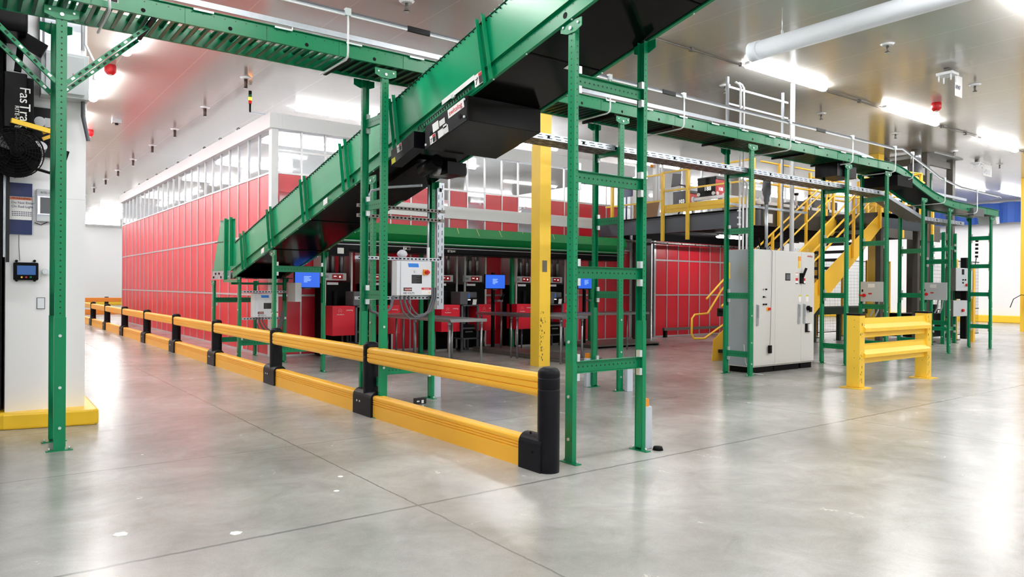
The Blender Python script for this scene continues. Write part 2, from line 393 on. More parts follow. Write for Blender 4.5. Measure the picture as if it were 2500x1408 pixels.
frame_stand('conveyor_support', 'green conveyor stand between the sloping conveyor and the pale danger-labelled control box', (3.72, CY0), (3.72, CY1), 3.84, [.38, 1.35, 2.37, 3.32], 'conveyor stand')
frame_stand('conveyor_support', 'green conveyor stand just right of the broad yellow column, with pale floor guards', (7.38, CY0-.03), (7.38, CY1), 3.84, [.35, 1.35, 2.4, 3.38], 'conveyor stand')
frame_stand('conveyor_support', 'green conveyor stand standing against the zinc side of the tall grey cabinet', (10.46, CY0), (10.46, CY1), 3.84, [.35, 1.33, 2.42, 3.38], 'conveyor stand')
frame_stand('conveyor_support', 'green conveyor stand between the tall grey cabinet and the yellow guard rail', (13.49, CY0), (13.49, CY1), 3.84, [.35, 1.33, 2.4, 3.36], 'conveyor stand')
frame_stand('conveyor_support', 'green conveyor stand carrying a grey box with a red switch above the yellow guard rail', (14.98, CY0-.03), (14.98, CY1), 3.84, [.35, 1.1, 2.4, 3.3], 'conveyor stand')
frame_stand('conveyor_support', 'green conveyor stand under the downhill bend of the overhead conveyor', (16.65, CY0), (16.65, CY1), 3.44, [.35, 1.33, 2.3], 'conveyor stand')
frame_stand('conveyor_support', 'green conveyor stand with a box and red switch, right of the yellow guard rail', (17.95, CY0), (17.95, CY1+.03), 3.32, [.7, 1.4, 2.1], 'conveyor stand')
frame_stand('conveyor_support', 'rightmost green ladder-like conveyor stand, at the end of the overhead conveyor', (20.32, CY0+.01), (20.32, CY1), 3.27, [.55, 1.35, 2.05, 2.75], 'conveyor stand')
frame_stand('enclosure_stand', 'green stand behind the conveyor stands holding the grey push-button box', (20.25, 8.25), (20.25, 8.67), 2.9, [.45, 2.2, 2.5], 'stand', topplate=False)
frame_stand('enclosure_stand', 'dark green stand furthest back, holding two grey boxes beside a yellow post', (21.0, 8.7), (21.75, 8.72), 3.0, [.4, 2.6], 'stand', topplate=False)

# ================================================================ OVERHEAD ROLLER CONVEYOR
zt = 4.03
def cz(x):
    pts = [(-6, zt), (15.25, zt), (15.7, 3.96), (16.3, 3.78), (17.0, 3.6), (17.6, 3.51), (18.1, 3.475), (20.6, 3.44)]
    for (a, za), (b, zb) in zip(pts, pts[1:]):
        if x <= b: return za+(zb-za)*(x-a)/(b-a)
    return pts[-1][1]
xs_path = [-6, 15.0, 15.25, 15.7, 16.3, 17.0, 17.6, 18.1, 20.6]
conv = thing('roller_conveyor', 'long green overhead roller conveyor running level then dipping at its far end', 'conveyor', (0, 7.55, 3.86))
def chan(y, sgn):
    b = MB(green); pr_ = [(0, -.165), (sgn*.032, -.165), (sgn*.032, -.161), (sgn*.004, -.161), (sgn*.004, -.004), (sgn*.032, -.004), (sgn*.032, 0), (0, 0)]
    b.sweep([(x, y, cz(x)) for x in xs_path], pr_, (0, 1, 0))
    x = -1.5
    while x < 20.5:
        z = cz(x)
        b.disc((x, y if sgn < 0 else y, z-.035), (0, sgn, 0), .006, darkhole, 6, off=.005)
        x += .1
    x = -2.0
    while x < 20:
        z = cz(x)
        b.disc((x+.25, y, z-.115), (0, sgn, 0), .02, blackm, 10, off=.0055)
        b.box(x-.09, x+.09, y+sgn*.034-.003, y+sgn*.034+.003, z-.02, z-.002, zinc) if x < 14.5 else None
        b.box(x+.6, x+.603, y+sgn*.005-.001, y+sgn*.005+.001, z-.16, z-.005, darkhole)
        x += .76
    return b
chan(7.265, -1).build('side_channel', conv, fixn=False)
chan(7.845, 1).build('side_channel', conv, fixn=False)
# rollers: the hundred nearest ones are parts of their own
rp = MB(greend).cyl((0, 7.27, -.035), (0, 7.84, -.035), .024, n=8)
r0 = rp.build('roller', conv); first = True
rest = MB(greend); x = -1.2; cnt = 0
pinv = r0.matrix_parent_inverse.copy()
while x < 20.5:
    if cnt < 98:
        o = r0 if first else r0.copy()
        if not first: COL.objects.link(o); o.parent = conv; o.matrix_parent_inverse = pinv
        o.location = (x, 0, cz(x)); first = False
    else: rest.cyl((x, 7.27, cz(x)-.035), (x, 7.84, cz(x)-.035), .024, n=8)
    cnt += 1; x += .095
rs = rest.build('far_rollers', conv); rs['kind'] = 'stuff'
sl = MB(greend); x = -1.2
while x < 15: sl.box(x, x+.03, 7.27, 7.84, zt-.16, zt-.15); x += .105
sl.sweep([(x, 7.55, cz(x)-.14) for x in [3.3]+xs_path[1:]], [(-.28, 0), (.28, 0), (.28, .006), (-.28, .006)], (0, 1, 0), black)  # black sheet added past the near rollers to darken the underside like shade
sl.build('under_slats', conv)
for x in (-1.6, 1.35, 3.25, 4.55, 6.1, 7.2, 8.4, 9.9, 11.9, 13.2): MB(blackm).box(x, x+.035, 7.24, 7.9, zt-.2, zt-.165).build('cross_strut', conv)
# guard rails above the conveyor on bent hangers
g1 = MB(galv)
rz = lambda x: cz(x)+(.255 if x < 15.3 else .3)
gp = [(x, 7.13, rz(x)) for x in (-6, 14.9, 15.3, 16.4, 17.0, 18.1, 20.2)]+[(20.6, 7.2, rz(20.6)), (20.75, 7.5, rz(20.6))]
g1.tube(gp, .009, galv, 6); g1.sweep([p for p in gp[:7]], [(-.006, -.026), (.006, -.026), (.006, -.008), (-.006, -.008)], (0, 1, 0), whites)
g1.sweep([p for p in gp[:7]], [(-.008, .006), (.008, .006), (.008, .026), (-.008, .026)], (0, 1, 0), greyp)
for x in (3.9, 8.05, 12.1): g1.box(x, x+.28, 7.115, 7.145, rz(x)-.028, rz(x)+.028, black)
plab(g1.build('guide_rail', conv), 'grey guide rail on the near side')
g2 = MB(galv); gq = [(x, 7.92, cz(x)+.3) for x in (-6, 14.9, 15.6, 16.4, 17.0, 18.1, 20.4)]
g2.sweep(gq, [(-.01, -.03), (.01, -.03), (.01, .03), (-.01, .03)], (0, 1, 0), galv)
plab(g2.build('guide_rail', conv), 'flat galvanised guide rail on the far side')
def hanger(x):
    z = rz(x); zb = cz(x)-.215
    b = MB(whites).tube([(x, 7.115, z+.035), (x, 7.1, z-.1), (x, 7.1, zb+.06), (x+.005, 7.12, zb+.015), (x+.01, 7.17, zb), (x+.01, 7.85, zb)], .011, whites, 8)
    b.box(x-.03, x+.03, 7.09, 7.14, z-.03, z+.045, zinc)
    return b
for x in (1.0, 3.19, 5.9, 6.98, 8.5, 11.25, 13.3, 14.95, 15.7, 17.2, 18.9): hanger(x).build('rail_hanger', conv)
for x in (2.9, 5.2, 7.7, 10.2, 12.4, 14.4): MB(whites).cyl((x, 7.92, 4.0), (x, 7.92, 4.32), .008, n=6).build('rail_post', conv)
sticker(conv, (.93, 7.262, 3.93), XR, UP, .16, .055)
mg = MB(blackm).box(15.25, 15.9, 7.2, 7.9, 3.58, 3.8).build('drive_box', conv)
MB(greyp).box(18.9, 19.5, 7.18, 7.27, 3.2, 3.38).build('motor_cover', conv)
plab(MB(white).prism([(20.5, 7.3, 3.3), (20.75, 7.3, 3.3), (20.78, 7.3, 3.12), (20.6, 7.3, 3.1)], (0, .4, 0)).build('catch_pan', conv), 'white catch pan')
bx = MB(black).box(13.2, 13.9, 7.35, 7.8, 3.6, 3.83).build('motor_box', conv)

# ================================================================ CABLE TRAYS
def slots_side(b, x0, x1, y, z, dirn=-1):
    x = x0+.05
    k = 0
    while x < x1-.1:
        b.box(x, x+.09, y-.0015, y, z+.012, z+.02, blackm); b.box(x+.02, x+.11, y-.0015, y, z-.022, z-.014, blackm)
        if k % 4 == 3: b.box(x+.03, x+.07, y-.002, y, z-.014, z+.012, blackm)
        x += .155; k += 1
tr = thing('cable_tray', 'long perforated galvanised cable tray hung below the overhead conveyor', 'cable tray', (10, 7.5, 3.38))
tb = MB(galv)
tz = lambda x: 3.42 if x <= 15.05 else (3.42-.4*(x-15.05)/1.75 if x < 16.8 else 3.02)
tp_ = [(x, 7.38, tz(x)) for x in (4.95, 15.0, 15.1, 16.75, 16.85, 18.9)]
tb.sweep(tp_, [(-.003, -.04), (0, -.04), (0, .04), (-.003, .04)], (0, 1, 0))
tb.sweep([(p[0], 7.74, p[2]) for p in tp_], [(-.003, -.04), (0, -.04), (0, .04), (-.003, .04)], (0, 1, 0))
slots_side(tb, 4.95, 15.0, 7.377, 3.42); slots_side(tb, 16.9, 18.8, 7.377, 3.02)
tb.build('tray_side', tr, fixn=False)
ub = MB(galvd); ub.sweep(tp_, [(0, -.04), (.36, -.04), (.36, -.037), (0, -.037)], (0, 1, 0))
x = 5.05
while x < 18.8:
    for k in range(4):
        z = tz(x)-.0405; s_ = (tz(x+.06)-.0405)
        yy = 7.41+k*.085
        ub.add([(x, yy, z), (x+.06, yy, s_), (x+.06, yy+.022, s_), (x, yy+.022, z)], [(0, 1, 2, 3)], blackm if (k+int(x*10)) % 3 else alu)
    x += .12
ub.build('tray_bottom', tr, fixn=False)
t2 = MB(galvd).box(13.2, 22, 14.15, 14.4, 2.72, 2.725).box(13.2, 22, 14.15, 14.155, 2.72, 2.77).box(13.2, 22, 14.395, 14.4, 2.72, 2.77)
slots_side(t2, 13.2, 22, 14.149, 2.745)
tag(t2.build('cable_tray'), 'galvanised cable tray under the mezzanine in front of the red wall', 'cable tray')

# ================================================================ INCLINE BELT CONVEYOR
IX0, IX1 = 4.0, 4.88
SL = .2225
lowz = lambda y: 2.85+SL*(8.1-y)
yE = 14.3
inc = thing('incline_conveyor', 'tall-sided green belt conveyor sloping up towards the camera over the barrier', 'conveyor', (4.44, 9, 2.6))
Y0 = 2.2
def side(x, sg, name='side_rail'):
    b = MB(green)
    pr_ = [(0, 0), (sg*.035, 0), (sg*.035, .005), (sg*.005, .005), (sg*.005, .155), (sg*.035, .155), (sg*.035, .16), (0, .16)]
    b.sweep([(x, y, lowz(y)) for y in (Y0, 8, 13.9)], pr_, (1, 0, 0))
    y = Y0+.1
    while y < 13.8:
        b.cyl((x+sg*.02, y, lowz(y)), (x+sg*.02, y, lowz(y)-.014), .009, zinc, 6) if int(y*10) % 5 == 0 else None
        b.disc((x, y, lowz(y)+.125), (sg, 0, 0), .006, darkhole, 6, off=.006)
        y += .1
    for y in (4.6, 6.9, 8.7, 11.9): b.disc((x, y, lowz(y)+.08), (sg, 0, 0), .028, blackm, 12, off=.006)
    return b.build(name, inc, fixn=False)
side(IX0, -1); side(IX1, 1)
def guard(x, sg):
    b = MB(greeng); xx = x+sg*.012
    b.sweep([(xx, y, lowz(y)+.155) for y in (Y0, 8, 13.85)], [(0, 0), (sg*.003, 0), (sg*.003, .475), (0, .475)], (1, 0, 0))
    b.sweep([(xx, y, lowz(y)+.63) for y in (Y0, 8, 13.75)], [(0, 0), (sg*.012, 0), (sg*.012, .006), (0, .006)], (1, 0, 0), darkhole)
    y = Y0
    while y < 13.7:
        b.box(xx+sg*.006-.006, xx+sg*.006+.006, y, y+.02, lowz(y)+.628, lowz(y)+.645, green); y += .075
    return b.build('side_guard', inc, fixn=False)
guard(IX0, -1); guard(IX1, 1)
def guard_studs(x, sg):
    b = MB(greend); y = Y0
    while y < 13.7: b.cyl((x+sg*.016, y, lowz(y)+.61), (x+sg*.03, y, lowz(y)+.61), .007, blackm, 6); y += .075
    return b.build('rivet_row', inc)
guard_studs(IX0, -1)
nrm = V((0, .217, .976))
for y in (5.62, 7.42, 8.75, 10.15, 11.6, 13.0):
    b = MB(green)
    for dy in (0, .16 if y > 8 else .1):
        p = V((IX0-.036, y+dy, lowz(y+dy)+.0)); q = p+nrm*.66
        b.bar(p, q, .004, .055, side=(1, 0, 0)); b.bar(p+V((-.02, -.025, 0)), q+V((-.02, -.025, 0)), .04, .004, side=(1, 0, 0))
    b.build('guard_stiffener', inc)
for y in (5.62, 8.75, 11.6):
    p = V((IX1+.036, y, lowz(y))); MB(green).bar(p, p+nrm*.66, .03, .06, side=(1, 0, 0)).build('guard_stiffener', inc)
pan = MB(belt)
pan.sweep([(IX0+.004, y, lowz(y)+.012) for y in (Y0, 8, 13.9)], [(0, 0), (.872, 0), (.872, .006), (0, .006)], (1, 0, 0))
for y in (3.9, 5.1, 6.0, 8.6, 10.2, 11.8): pan.box(IX0+.01, IX1-.01, y, y+.012, lowz(y)+.002, lowz(y)+.014, blackm)
plab(pan.build('under_pan', inc), 'glossy black steel underside pan')
MB(blackm).sweep([(IX0+.01, y, lowz(y)+.13) for y in (Y0, 8, 13.9)], [(0, 0), (.86, 0), (.86, .012), (0, .012)], (1, 0, 0)).build('belt', inc)
# lower end guard, take-up pulley and end plates
for x in (IX0-.016, IX1+.013):
    poly = [(x, 13.7, 1.72), (x, 13.72, 2.66), (x, 14.66, 2.68), (x, 15.2, 1.72)]
    b = MB(greeng).prism(poly, (.003, 0, 0)); b.prism([(x, 13.7, 2.655), (x, 14.68, 2.68), (x, 14.68, 2.69), (x, 13.7, 2.665)], (-.02 if x < 4.4 else .02, 0, 0))
    b.box(x-.006, x+.003, 13.9, 15.05, 2.27, 2.285, darkhole); b.build('end_guard', inc)
for y in (13.86, 14.2):
    b = MB(green); b.box(IX0-.075, IX0-.02, y, y+.05, 1.52 if y > 14 else 1.8, 2.7); b.build('guard_post', inc)
MB(green).box(IX0-.075, IX0-.02, 13.4, 14.25, 1.5, 1.55).box(IX0-.075, IX1, 13.75, 13.8, 1.46, 1.5).build('end_brace', inc)
ep = MB(galv).box(IX0-.02, IX0-.008, 14.0, 15.2, 1.56, 1.72)
for k in range(9): ep.cyl((IX0-.02, 14.1+k*.125, 1.6+.07*(k % 2)), (IX0-.034, 14.1+k*.125, 1.6+.07*(k % 2)), .022, blackm if k % 3 else zinc, 8)
ep.build('take_up_plate', inc)
MB(galv).box(IX1+.008, IX1+.02, 14.0, 15.2, 1.56, 1.72).build('take_up_plate', inc)
MB(steel).cyl((IX0, 14.98, 1.64), (IX1, 14.98, 1.64), .07, n=20).build('tail_pulley', inc)
MB(belt).box(IX0+.01, IX1-.01, 13.2, 14.9, 1.57, 1.585).build('tail_pan', inc)
# take-up slot, drive housing, guard box and stickers
b = MB(blackm)
def rail_pt(y, h, off=.037): return V((IX0-off, y, lowz(y)+h))
t_ = V((0, -1, SL)).normalized(); n_ = V((0, SL, 1)).normalized()
b.add([rail_pt(7.0, .05), rail_pt(5.95, .05), rail_pt(5.95, .09), rail_pt(7.0, .09)], [(0, 1, 2, 3)])
for k in range(22):
    p = rail_pt(6.95-k*.045, .045, .039); b.add([p, p+t_*.02, p+t_*.02+n_*.03, p+n_*.03], [(0, 1, 2, 3)], green)
b.build('take_up_slot', inc, fixn=False)
MB(paper).add([rail_pt(6.5, .12), rail_pt(5.9, .12), rail_pt(5.9, .17), rail_pt(6.5, .17)], [(0, 1, 2, 3)]).cyl(rail_pt(6.25, .1, .04), rail_pt(6.25, .1, .07), .02, zinc, 8).build('scale_plate', inc, fixn=False)
sticker(inc, rail_pt(5.88, .03), t_, n_, .16, .12)
db = MB(black, belt)
ya, yb = 6.78, 5.98
def dpt(x, y, h): return V((x, y, lowz(y)+h))
poly = [dpt(3.94, ya, -.0), dpt(3.94, yb, -.0), dpt(3.94, yb, -.245), dpt(3.94, ya, -.235)]
db.prism(poly, (.92, 0, 0), belt)
dbo = db.build('drive_housing', inc, bevel=.004); plab(dbo, 'black drive housing slung below the belt')
pl = MB(black); pl.prism([p+V((-.004, 0, 0)) for p in poly], (-.006, 0, 0)); 
for y, h in ((yb+.03, -.03), (yb+.03, -.2), (ya-.03, -.2), (yb+.4, -.22)): pl.cyl(dpt(3.93, y, h), dpt(3.915, y, h), .013, zinc, 8)
pl.cyl(dpt(3.93, yb+.12, -.16), dpt(3.925, yb+.12, -.16), .025, dark, 12); pl.cyl(dpt(3.93, ya-.13, -.12), dpt(3.925, ya-.13, -.12), .025, dark, 12)
plo = pl.build('cover_plate', inc)
def lab(o, w, h, m=paper, par=inc, nm='label_plate'):
    n = t_.cross(n_); return MB(m).quad(V(o)+n*.0, t_*w, n_*h, m).build(nm, par, fixn=False)
xx = 3.927
lab(dpt(xx, yb+.33, -.1), .3, .09); text('swisslog', .075, dpt(xx-.002, yb+.315, -.078), t_, n_, inkr, inc)
lab(dpt(xx, yb+.63, -.125), .12, .09); lab(dpt(xx, yb+.5, -.115), .11, .06); lab(dpt(xx, yb+.43, -.165), .07, .035); lab(dpt(xx, yb+.52, -.23), .2, .08)
sticker(inc, dpt(xx, ya-.12, -.235), t_, n_, .12, .09)
gb = MB(black).prism([dpt(3.86, 7.42, -.02), dpt(3.86, 6.9, .0), dpt(3.86, 6.9, -.18), dpt(3.86, 7.42, -.2)], (.14, 0, 0))
plab(gb.build('chain_guard', inc, bevel=.004), 'black boxed chain guard'); sticker(inc, dpt(3.858, 7.26, -.11), t_, n_, .11, .085)
lab(dpt(3.857, 7.39, -.19), .09, .06, mat('yellow_label', srgb(225, 220, 40), .5))
mo = MB(blackm); mo.cyl((4.25, 7.05, 2.86), (4.25, 7.4, 2.79), .075, black, 16).box(4.35, 4.6, 7.0, 7.4, 2.72, 2.86, black).cyl((4.3, 7.2, 2.78), (4.7, 7.2, 2.8), .07, steel, 14)
mo.build('gear_motor', inc)
# shroud hanging below the belt between the stands
MB(belt).prism([(4.3, 7.6, lowz(7.6)), (4.86, 7.6, lowz(7.6)), (4.86, 8.9, lowz(8.9)), (4.3, 8.9, lowz(8.9))], (0, 0, -.05)).build('under_shroud', inc)
for y, z in ((9.6, 0), (12.2, 0)): MB(paper).add([rail_pt(y, .03), rail_pt(y-.14, .03), rail_pt(y-.14, .11), rail_pt(y, .11)], [(0, 1, 2, 3)]).build('label_plate', inc, fixn=False)
for y in (7.2, 5.2):
    c_ = V((4.5, y, lowz(y)+.008)); MB(paper).add([c_, c_+V((.16, 0, 0)), c_+V((.16, -.09, SL*.09)), c_+V((0, -.09, SL*.09))], [(0, 1, 2, 3)]).add([c_+V((.08, -.01, -.002)), c_+V((.15, -.01, -.002)), c_+V((.15, -.08, SL*.08-.002)), c_+V((.08, -.08, SL*.08-.002))], [(0, 1, 2, 3)], ink).build('underside_sticker', inc, fixn=False)

frame_stand('incline_support', 'tall green stand nearest the camera under the sloping conveyor, past the barrier end', (4.02, 4.52), (4.84, 4.52), 3.6, [.79, 1.575, 2.365, 3.16], 'conveyor stand', tops=(3.64, 3.64))
frame_stand('incline_support', 'green stand under the sloping conveyor carrying struts behind the danger-labelled box', (4.03, 8.2), (4.86, 8.2), 2.8, [.4], 'conveyor stand', tops=(2.8, 2.8))
frame_stand('incline_support', 'green stand under the sloping conveyor left of the lit blue screen', (4.03, 11.75), (4.86, 11.75), 2.02, [.41, 1.72], 'conveyor stand')
frame_stand('incline_support', 'green stand under the low end of the sloping conveyor holding the smaller danger box', (4.03, 13.6), (4.86, 13.6), 1.6, [.4], 'conveyor stand')
frame_stand('incline_support', 'leftmost green stand under the lower tail of the sloping conveyor', (4.03, 15.27), (4.84, 15.27), 1.54, [.35, 1.15], 'conveyor stand')

# ================================================================ SAFETY BARRIER
bar = thing('safety_barrier', 'long yellow two-rail safety barrier with black posts beside the walkway', 'barrier', (3.69, 18, 0))
BX = 3.685
posts = [4.42+3.13*k for k in range(16)]
upz = (.585, .765); loz = (.0, .245)
def rail_prof(z0, z1, w=.125):
    h = z1-z0; r = .035 if z0 > .1 else .022
    p = [(-w/2, z0 if z0 < .1 else z0+r)]
    p = []
    def arc(cx_, cz_, a0, a1, rr, n=4):
        for i in range(n+1):
            a = a0+(a1-a0)*i/n; p.append((cx_+rr*math.cos(a), cz_+rr*math.sin(a)))
    if z0 > .1: arc(-w/2+r, z0+r, PI*1.5, PI, r)
    else: p.append((-w/2, z0))
    # grooves on the walkway face
    for g in ((.36, .64) if z0 > .1 else (.6, .7, .8)):
        zz = z0+h*g; p += [(-w/2, zz-.005), (-w/2+.009, zz-.002), (-w/2+.009, zz+.002), (-w/2, zz+.005)]
    arc(-w/2+r, z1-r, PI, PI/2, r); arc(w/2-r, z1-r, PI/2, 0, r)
    if z0 > .1: arc(w/2-r, z0+r, 0, -PI/2, r)
    else: p.append((w/2, z0))
    return p
for i, y in enumerate(posts):
    b = MB(blk_post); r = .088
    b.lathe([(0, .825), (r*.5, .822), (r*.8, .81), (r*.97, .79), (r, .77), (r, .745), (r*.97, .742), (r*.97, .738), (r, .735), (r, .655), (r*.96, .652), (r*.96, .648), (r, .645), (r, 0)], (BX+.01, y, 0), n=28)
    # shoe that grips the lower rail
    L0, L1 = (y-.02, y+.26) if i == 0 else (y-.2, y+.26)
    arch = [(-.09, 0)]+[(-.09*math.cos(a_), .2+.085*math.sin(a_)) for a_ in [PI*j/12 for j in range(13)]]+[(.09, 0)]
    b.sweep([(BX, L0, 0), (BX, L1, 0)], arch, (1, 0, 0))
    b.cyl((BX-.0875, y+.08, .15), (BX-.094, y+.08, .15), .012, zinc if i else dark, 8); b.cyl((BX-.0875, y+.15 if i else y+.1, .15 if i else .3), (BX-.094, y+.15 if i else y+.1, .15 if i else .3), .012, zinc if i else dark, 8)
    b.build('post', bar, bevel=.008)
    if i+1 < len(posts):
        y2 = posts[i+1]
        for z0, z1, nm, a0, a1 in ((upz[0], upz[1], 'upper_rail', y+.04, y2-.04), (.0, .24, 'lower_rail', y+.2, y2-.15)):
            q = MB(rail_y); q.sweep([(BX, a0, 0), (BX, a1, 0)], rail_prof(z0, z1), (1, 0, 0))
            q.build(nm, bar)
cb = thing('cross_barrier', 'orange two-rail barrier crossing the far end of the walkway', 'barrier', (6, 30.6, 0))
for z0, z1, nm in ((.6, .8, 'upper_rail'), (0, .24, 'lower_rail')):
    MB(rail_o).box(3.8, 8, 40.0, 40.12, z0, z1).build(nm, cb, bevel=.02)
for x in (3.9, 5.6, 7.6): MB(blk_post).cyl((x, 40.15, 0), (x, 40.15, .84), .09, n=16).build('post', cb)

# ================================================================ STORAGE CELL
cell = thing('storage_enclosure', 'large red-panelled storage enclosure with glazed top and silver fascia', 'enclosure', (12, 22, 0))
CX, CYF = 5.0, 14.72
ZR, ZF0, ZF1 = 3.72, 4.62, 4.92
NB = 24; dy = .715; y0 = 14.84
# left side
for k in range(NB):
    a = y0+.03+k*dy; b_ = a+dy
    for z0, z1 in ((.03, 1.225), (1.265, 2.49), (2.53, ZR)): MB(red).box(CX+.01, CX+.03, a+.016, b_-.016, z0, z1).build('side_panel', cell)
    MB(glass).box(CX+.016, CX+.02, a+.016, b_-.016, ZR+.05, ZF0).build('window_pane', cell)
fr = MB(alu)
for k in range(NB+1):
    y = y0+.03+k*dy; fr.box(CX-.005, CX+.045, y-.016, y+.016, 0, ZF0)
for z in (.015, 1.245, 2.51, ZR+.025): fr.box(CX-.006, CX+.04, y0, y0+NB*dy+.05, z-.02, z+.02)
fr.box(CX+.0, CX+.03, y0, y0+.03, 0, ZF0)
fr.build('side_frame', cell)
MB(whites).box(CX-.03, CX+.11, CYF-.03, y0+.03, 0, ZF0+.01).build('corner_post', cell, bevel=.006)
MB(whites).box(CX-.09, CX+.16, CYF-.09, y0+NB*dy+.1, ZF0, ZF1).build('side_fascia', cell)
MB(whites).box(CX+.161, 15.4, CYF-.09, CYF+.16, ZF0+.001, ZF1+.001).build('front_fascia', cell)
# front side
px = 5.09; dx = .514; nfb = 20
solid = {0, 1, 2, 3, 4, 5, 6, 8, 10, 11, 14, 15, 16, 17, 18}
xs = [px+k*dx for k in range(nfb+1)]
for k in range(nfb):
    a, b_ = xs[k]+.016, xs[k+1]-.016
    rows = [(.03, 1.225, 'front_panel'), (1.265, 2.49, 'front_panel')]
    if k in solid or k < 7: rows += [(3.36, ZR, 'upper_panel'), (2.53, 3.06, 'upper_panel')]
    for z0, z1, nm in rows: MB(red).box(a, b_, CYF+.01, CYF+.03, z0, z1).build(nm, cell)
    if not (k in solid or k < 7): MB(glass).box(a, b_, CYF+.016, CYF+.02, 2.53, ZR).build('window_pane', cell)
    MB(glass).box(a, b_, CYF+.016, CYF+.02, ZR+.05, ZF0).build('window_pane', cell)
fr = MB(alu)
for x in xs: fr.box(x-.016, x+.016, CYF-.005, CYF+.045, 0, ZF0)
for z in (.015, 1.245, 2.51, ZR+.025): fr.box(5.0, 15.4, CYF-.006, CYF+.04, z-.02, z+.02)
fr.box(5.0, 7.1, CYF-.006, CYF+.04, 4.18, 4.22)
fr.build('front_frame', cell)
MB(white).box(6.5, 15.4, CYF-.05, CYF, 3.06, 3.345).build('white_band', cell)
# rear panels seen through the glass, grid inside, cables on the fascia
rg = MB(alu)
for i in range(15):
    x = CX+.5+i*.7; rg.box(x, x+.04, CYF+.4, y0+NB*dy-.3, 3.5, 3.56)
for i in range(24):
    y = CYF+.5+i*.7; rg.box(CX+.3, 15.2, y, y+.04, 3.5, 3.56)
rg.build('grid_rail', cell)
core = MB(whites).box(CX+.25, 15.3, CYF+.3, y0+NB*dy-.1, .02, 3.48); core.build('bin_grid', cell)
MB(whites).box(15.3, 15.4, CYF, y0+NB*dy+.1, 0, ZF0).build('end_panel', cell)
MB(whites).box(CX, 15.4, y0+NB*dy+.03, y0+NB*dy+.1, 0, ZF0).build('rear_panel', cell)
for k in range(10):
    y = 17+k*1.45 if k < 9 else 31.5
    b = MB(black).tube([(CX-.02, y+.16*math.cos(a), ZF1+.0+.09*math.sin(a)) for a in [i*PI/7 for i in range(8)]], .012, n=5)
    b.box(CX-.06, CX+.04, y-.22, y-.02, ZF1, ZF1+.025, blackm).box(CX-.06, CX+.04, y-.05, y+.1, ZF1+.02, ZF1+.045, zinc)
    b.build('cable_loop', cell)
# lower red wall carrying on to the right, under the mezzanine
lw = thing('red_partition', 'red panel partition with pale frame under the mezzanine, behind the yellow stair rail', 'partition', (18.5, CYF, 0))
xr = [16.38+.507*k for k in range(14)]
for a, b_ in zip(xr, xr[1:]):
    for z0, z1 in ((.03, 1.225), (1.265, 2.26), (2.3, 2.84)): MB(red).box(a+.016, b_-.016, CYF+.01, CYF+.03, z0, z1).build('red_panel', lw)
fr = MB(alu)
for x in xr: fr.box(x-.016, x+.016, CYF-.005, CYF+.04, 0, 2.84)
for z in (.015, 1.245, 2.28): fr.box(16.33, xr[-1], CYF-.006, CYF+.04, z-.022, z+.022)
fr.box(16.3, 16.36, CYF-.02, CYF+.05, 0, 2.84)
fr.build('partition_frame', lw)
MB(dark).box(14.1, 23.0, CYF+.02, CYF+.06, 2.84, 3.19).build('deck_shade_sheet', lw)  # added dark sheet, stands in for the shade under the deck
MB(galvd).box(16.45, 22.5, CYF-.3, CYF-.22, .2, .28).box(16.5, 16.58, CYF-.3, CYF-.2, 0, .2, blackm).box(19.5, 19.58, CYF-.3, CYF-.2, 0, .2, blackm).build('bump_rail', lw)
struct(MB(dark).box(15.4, 16.3, CYF+.15, CYF+.3, 0, 2.84).build('trim_1'))

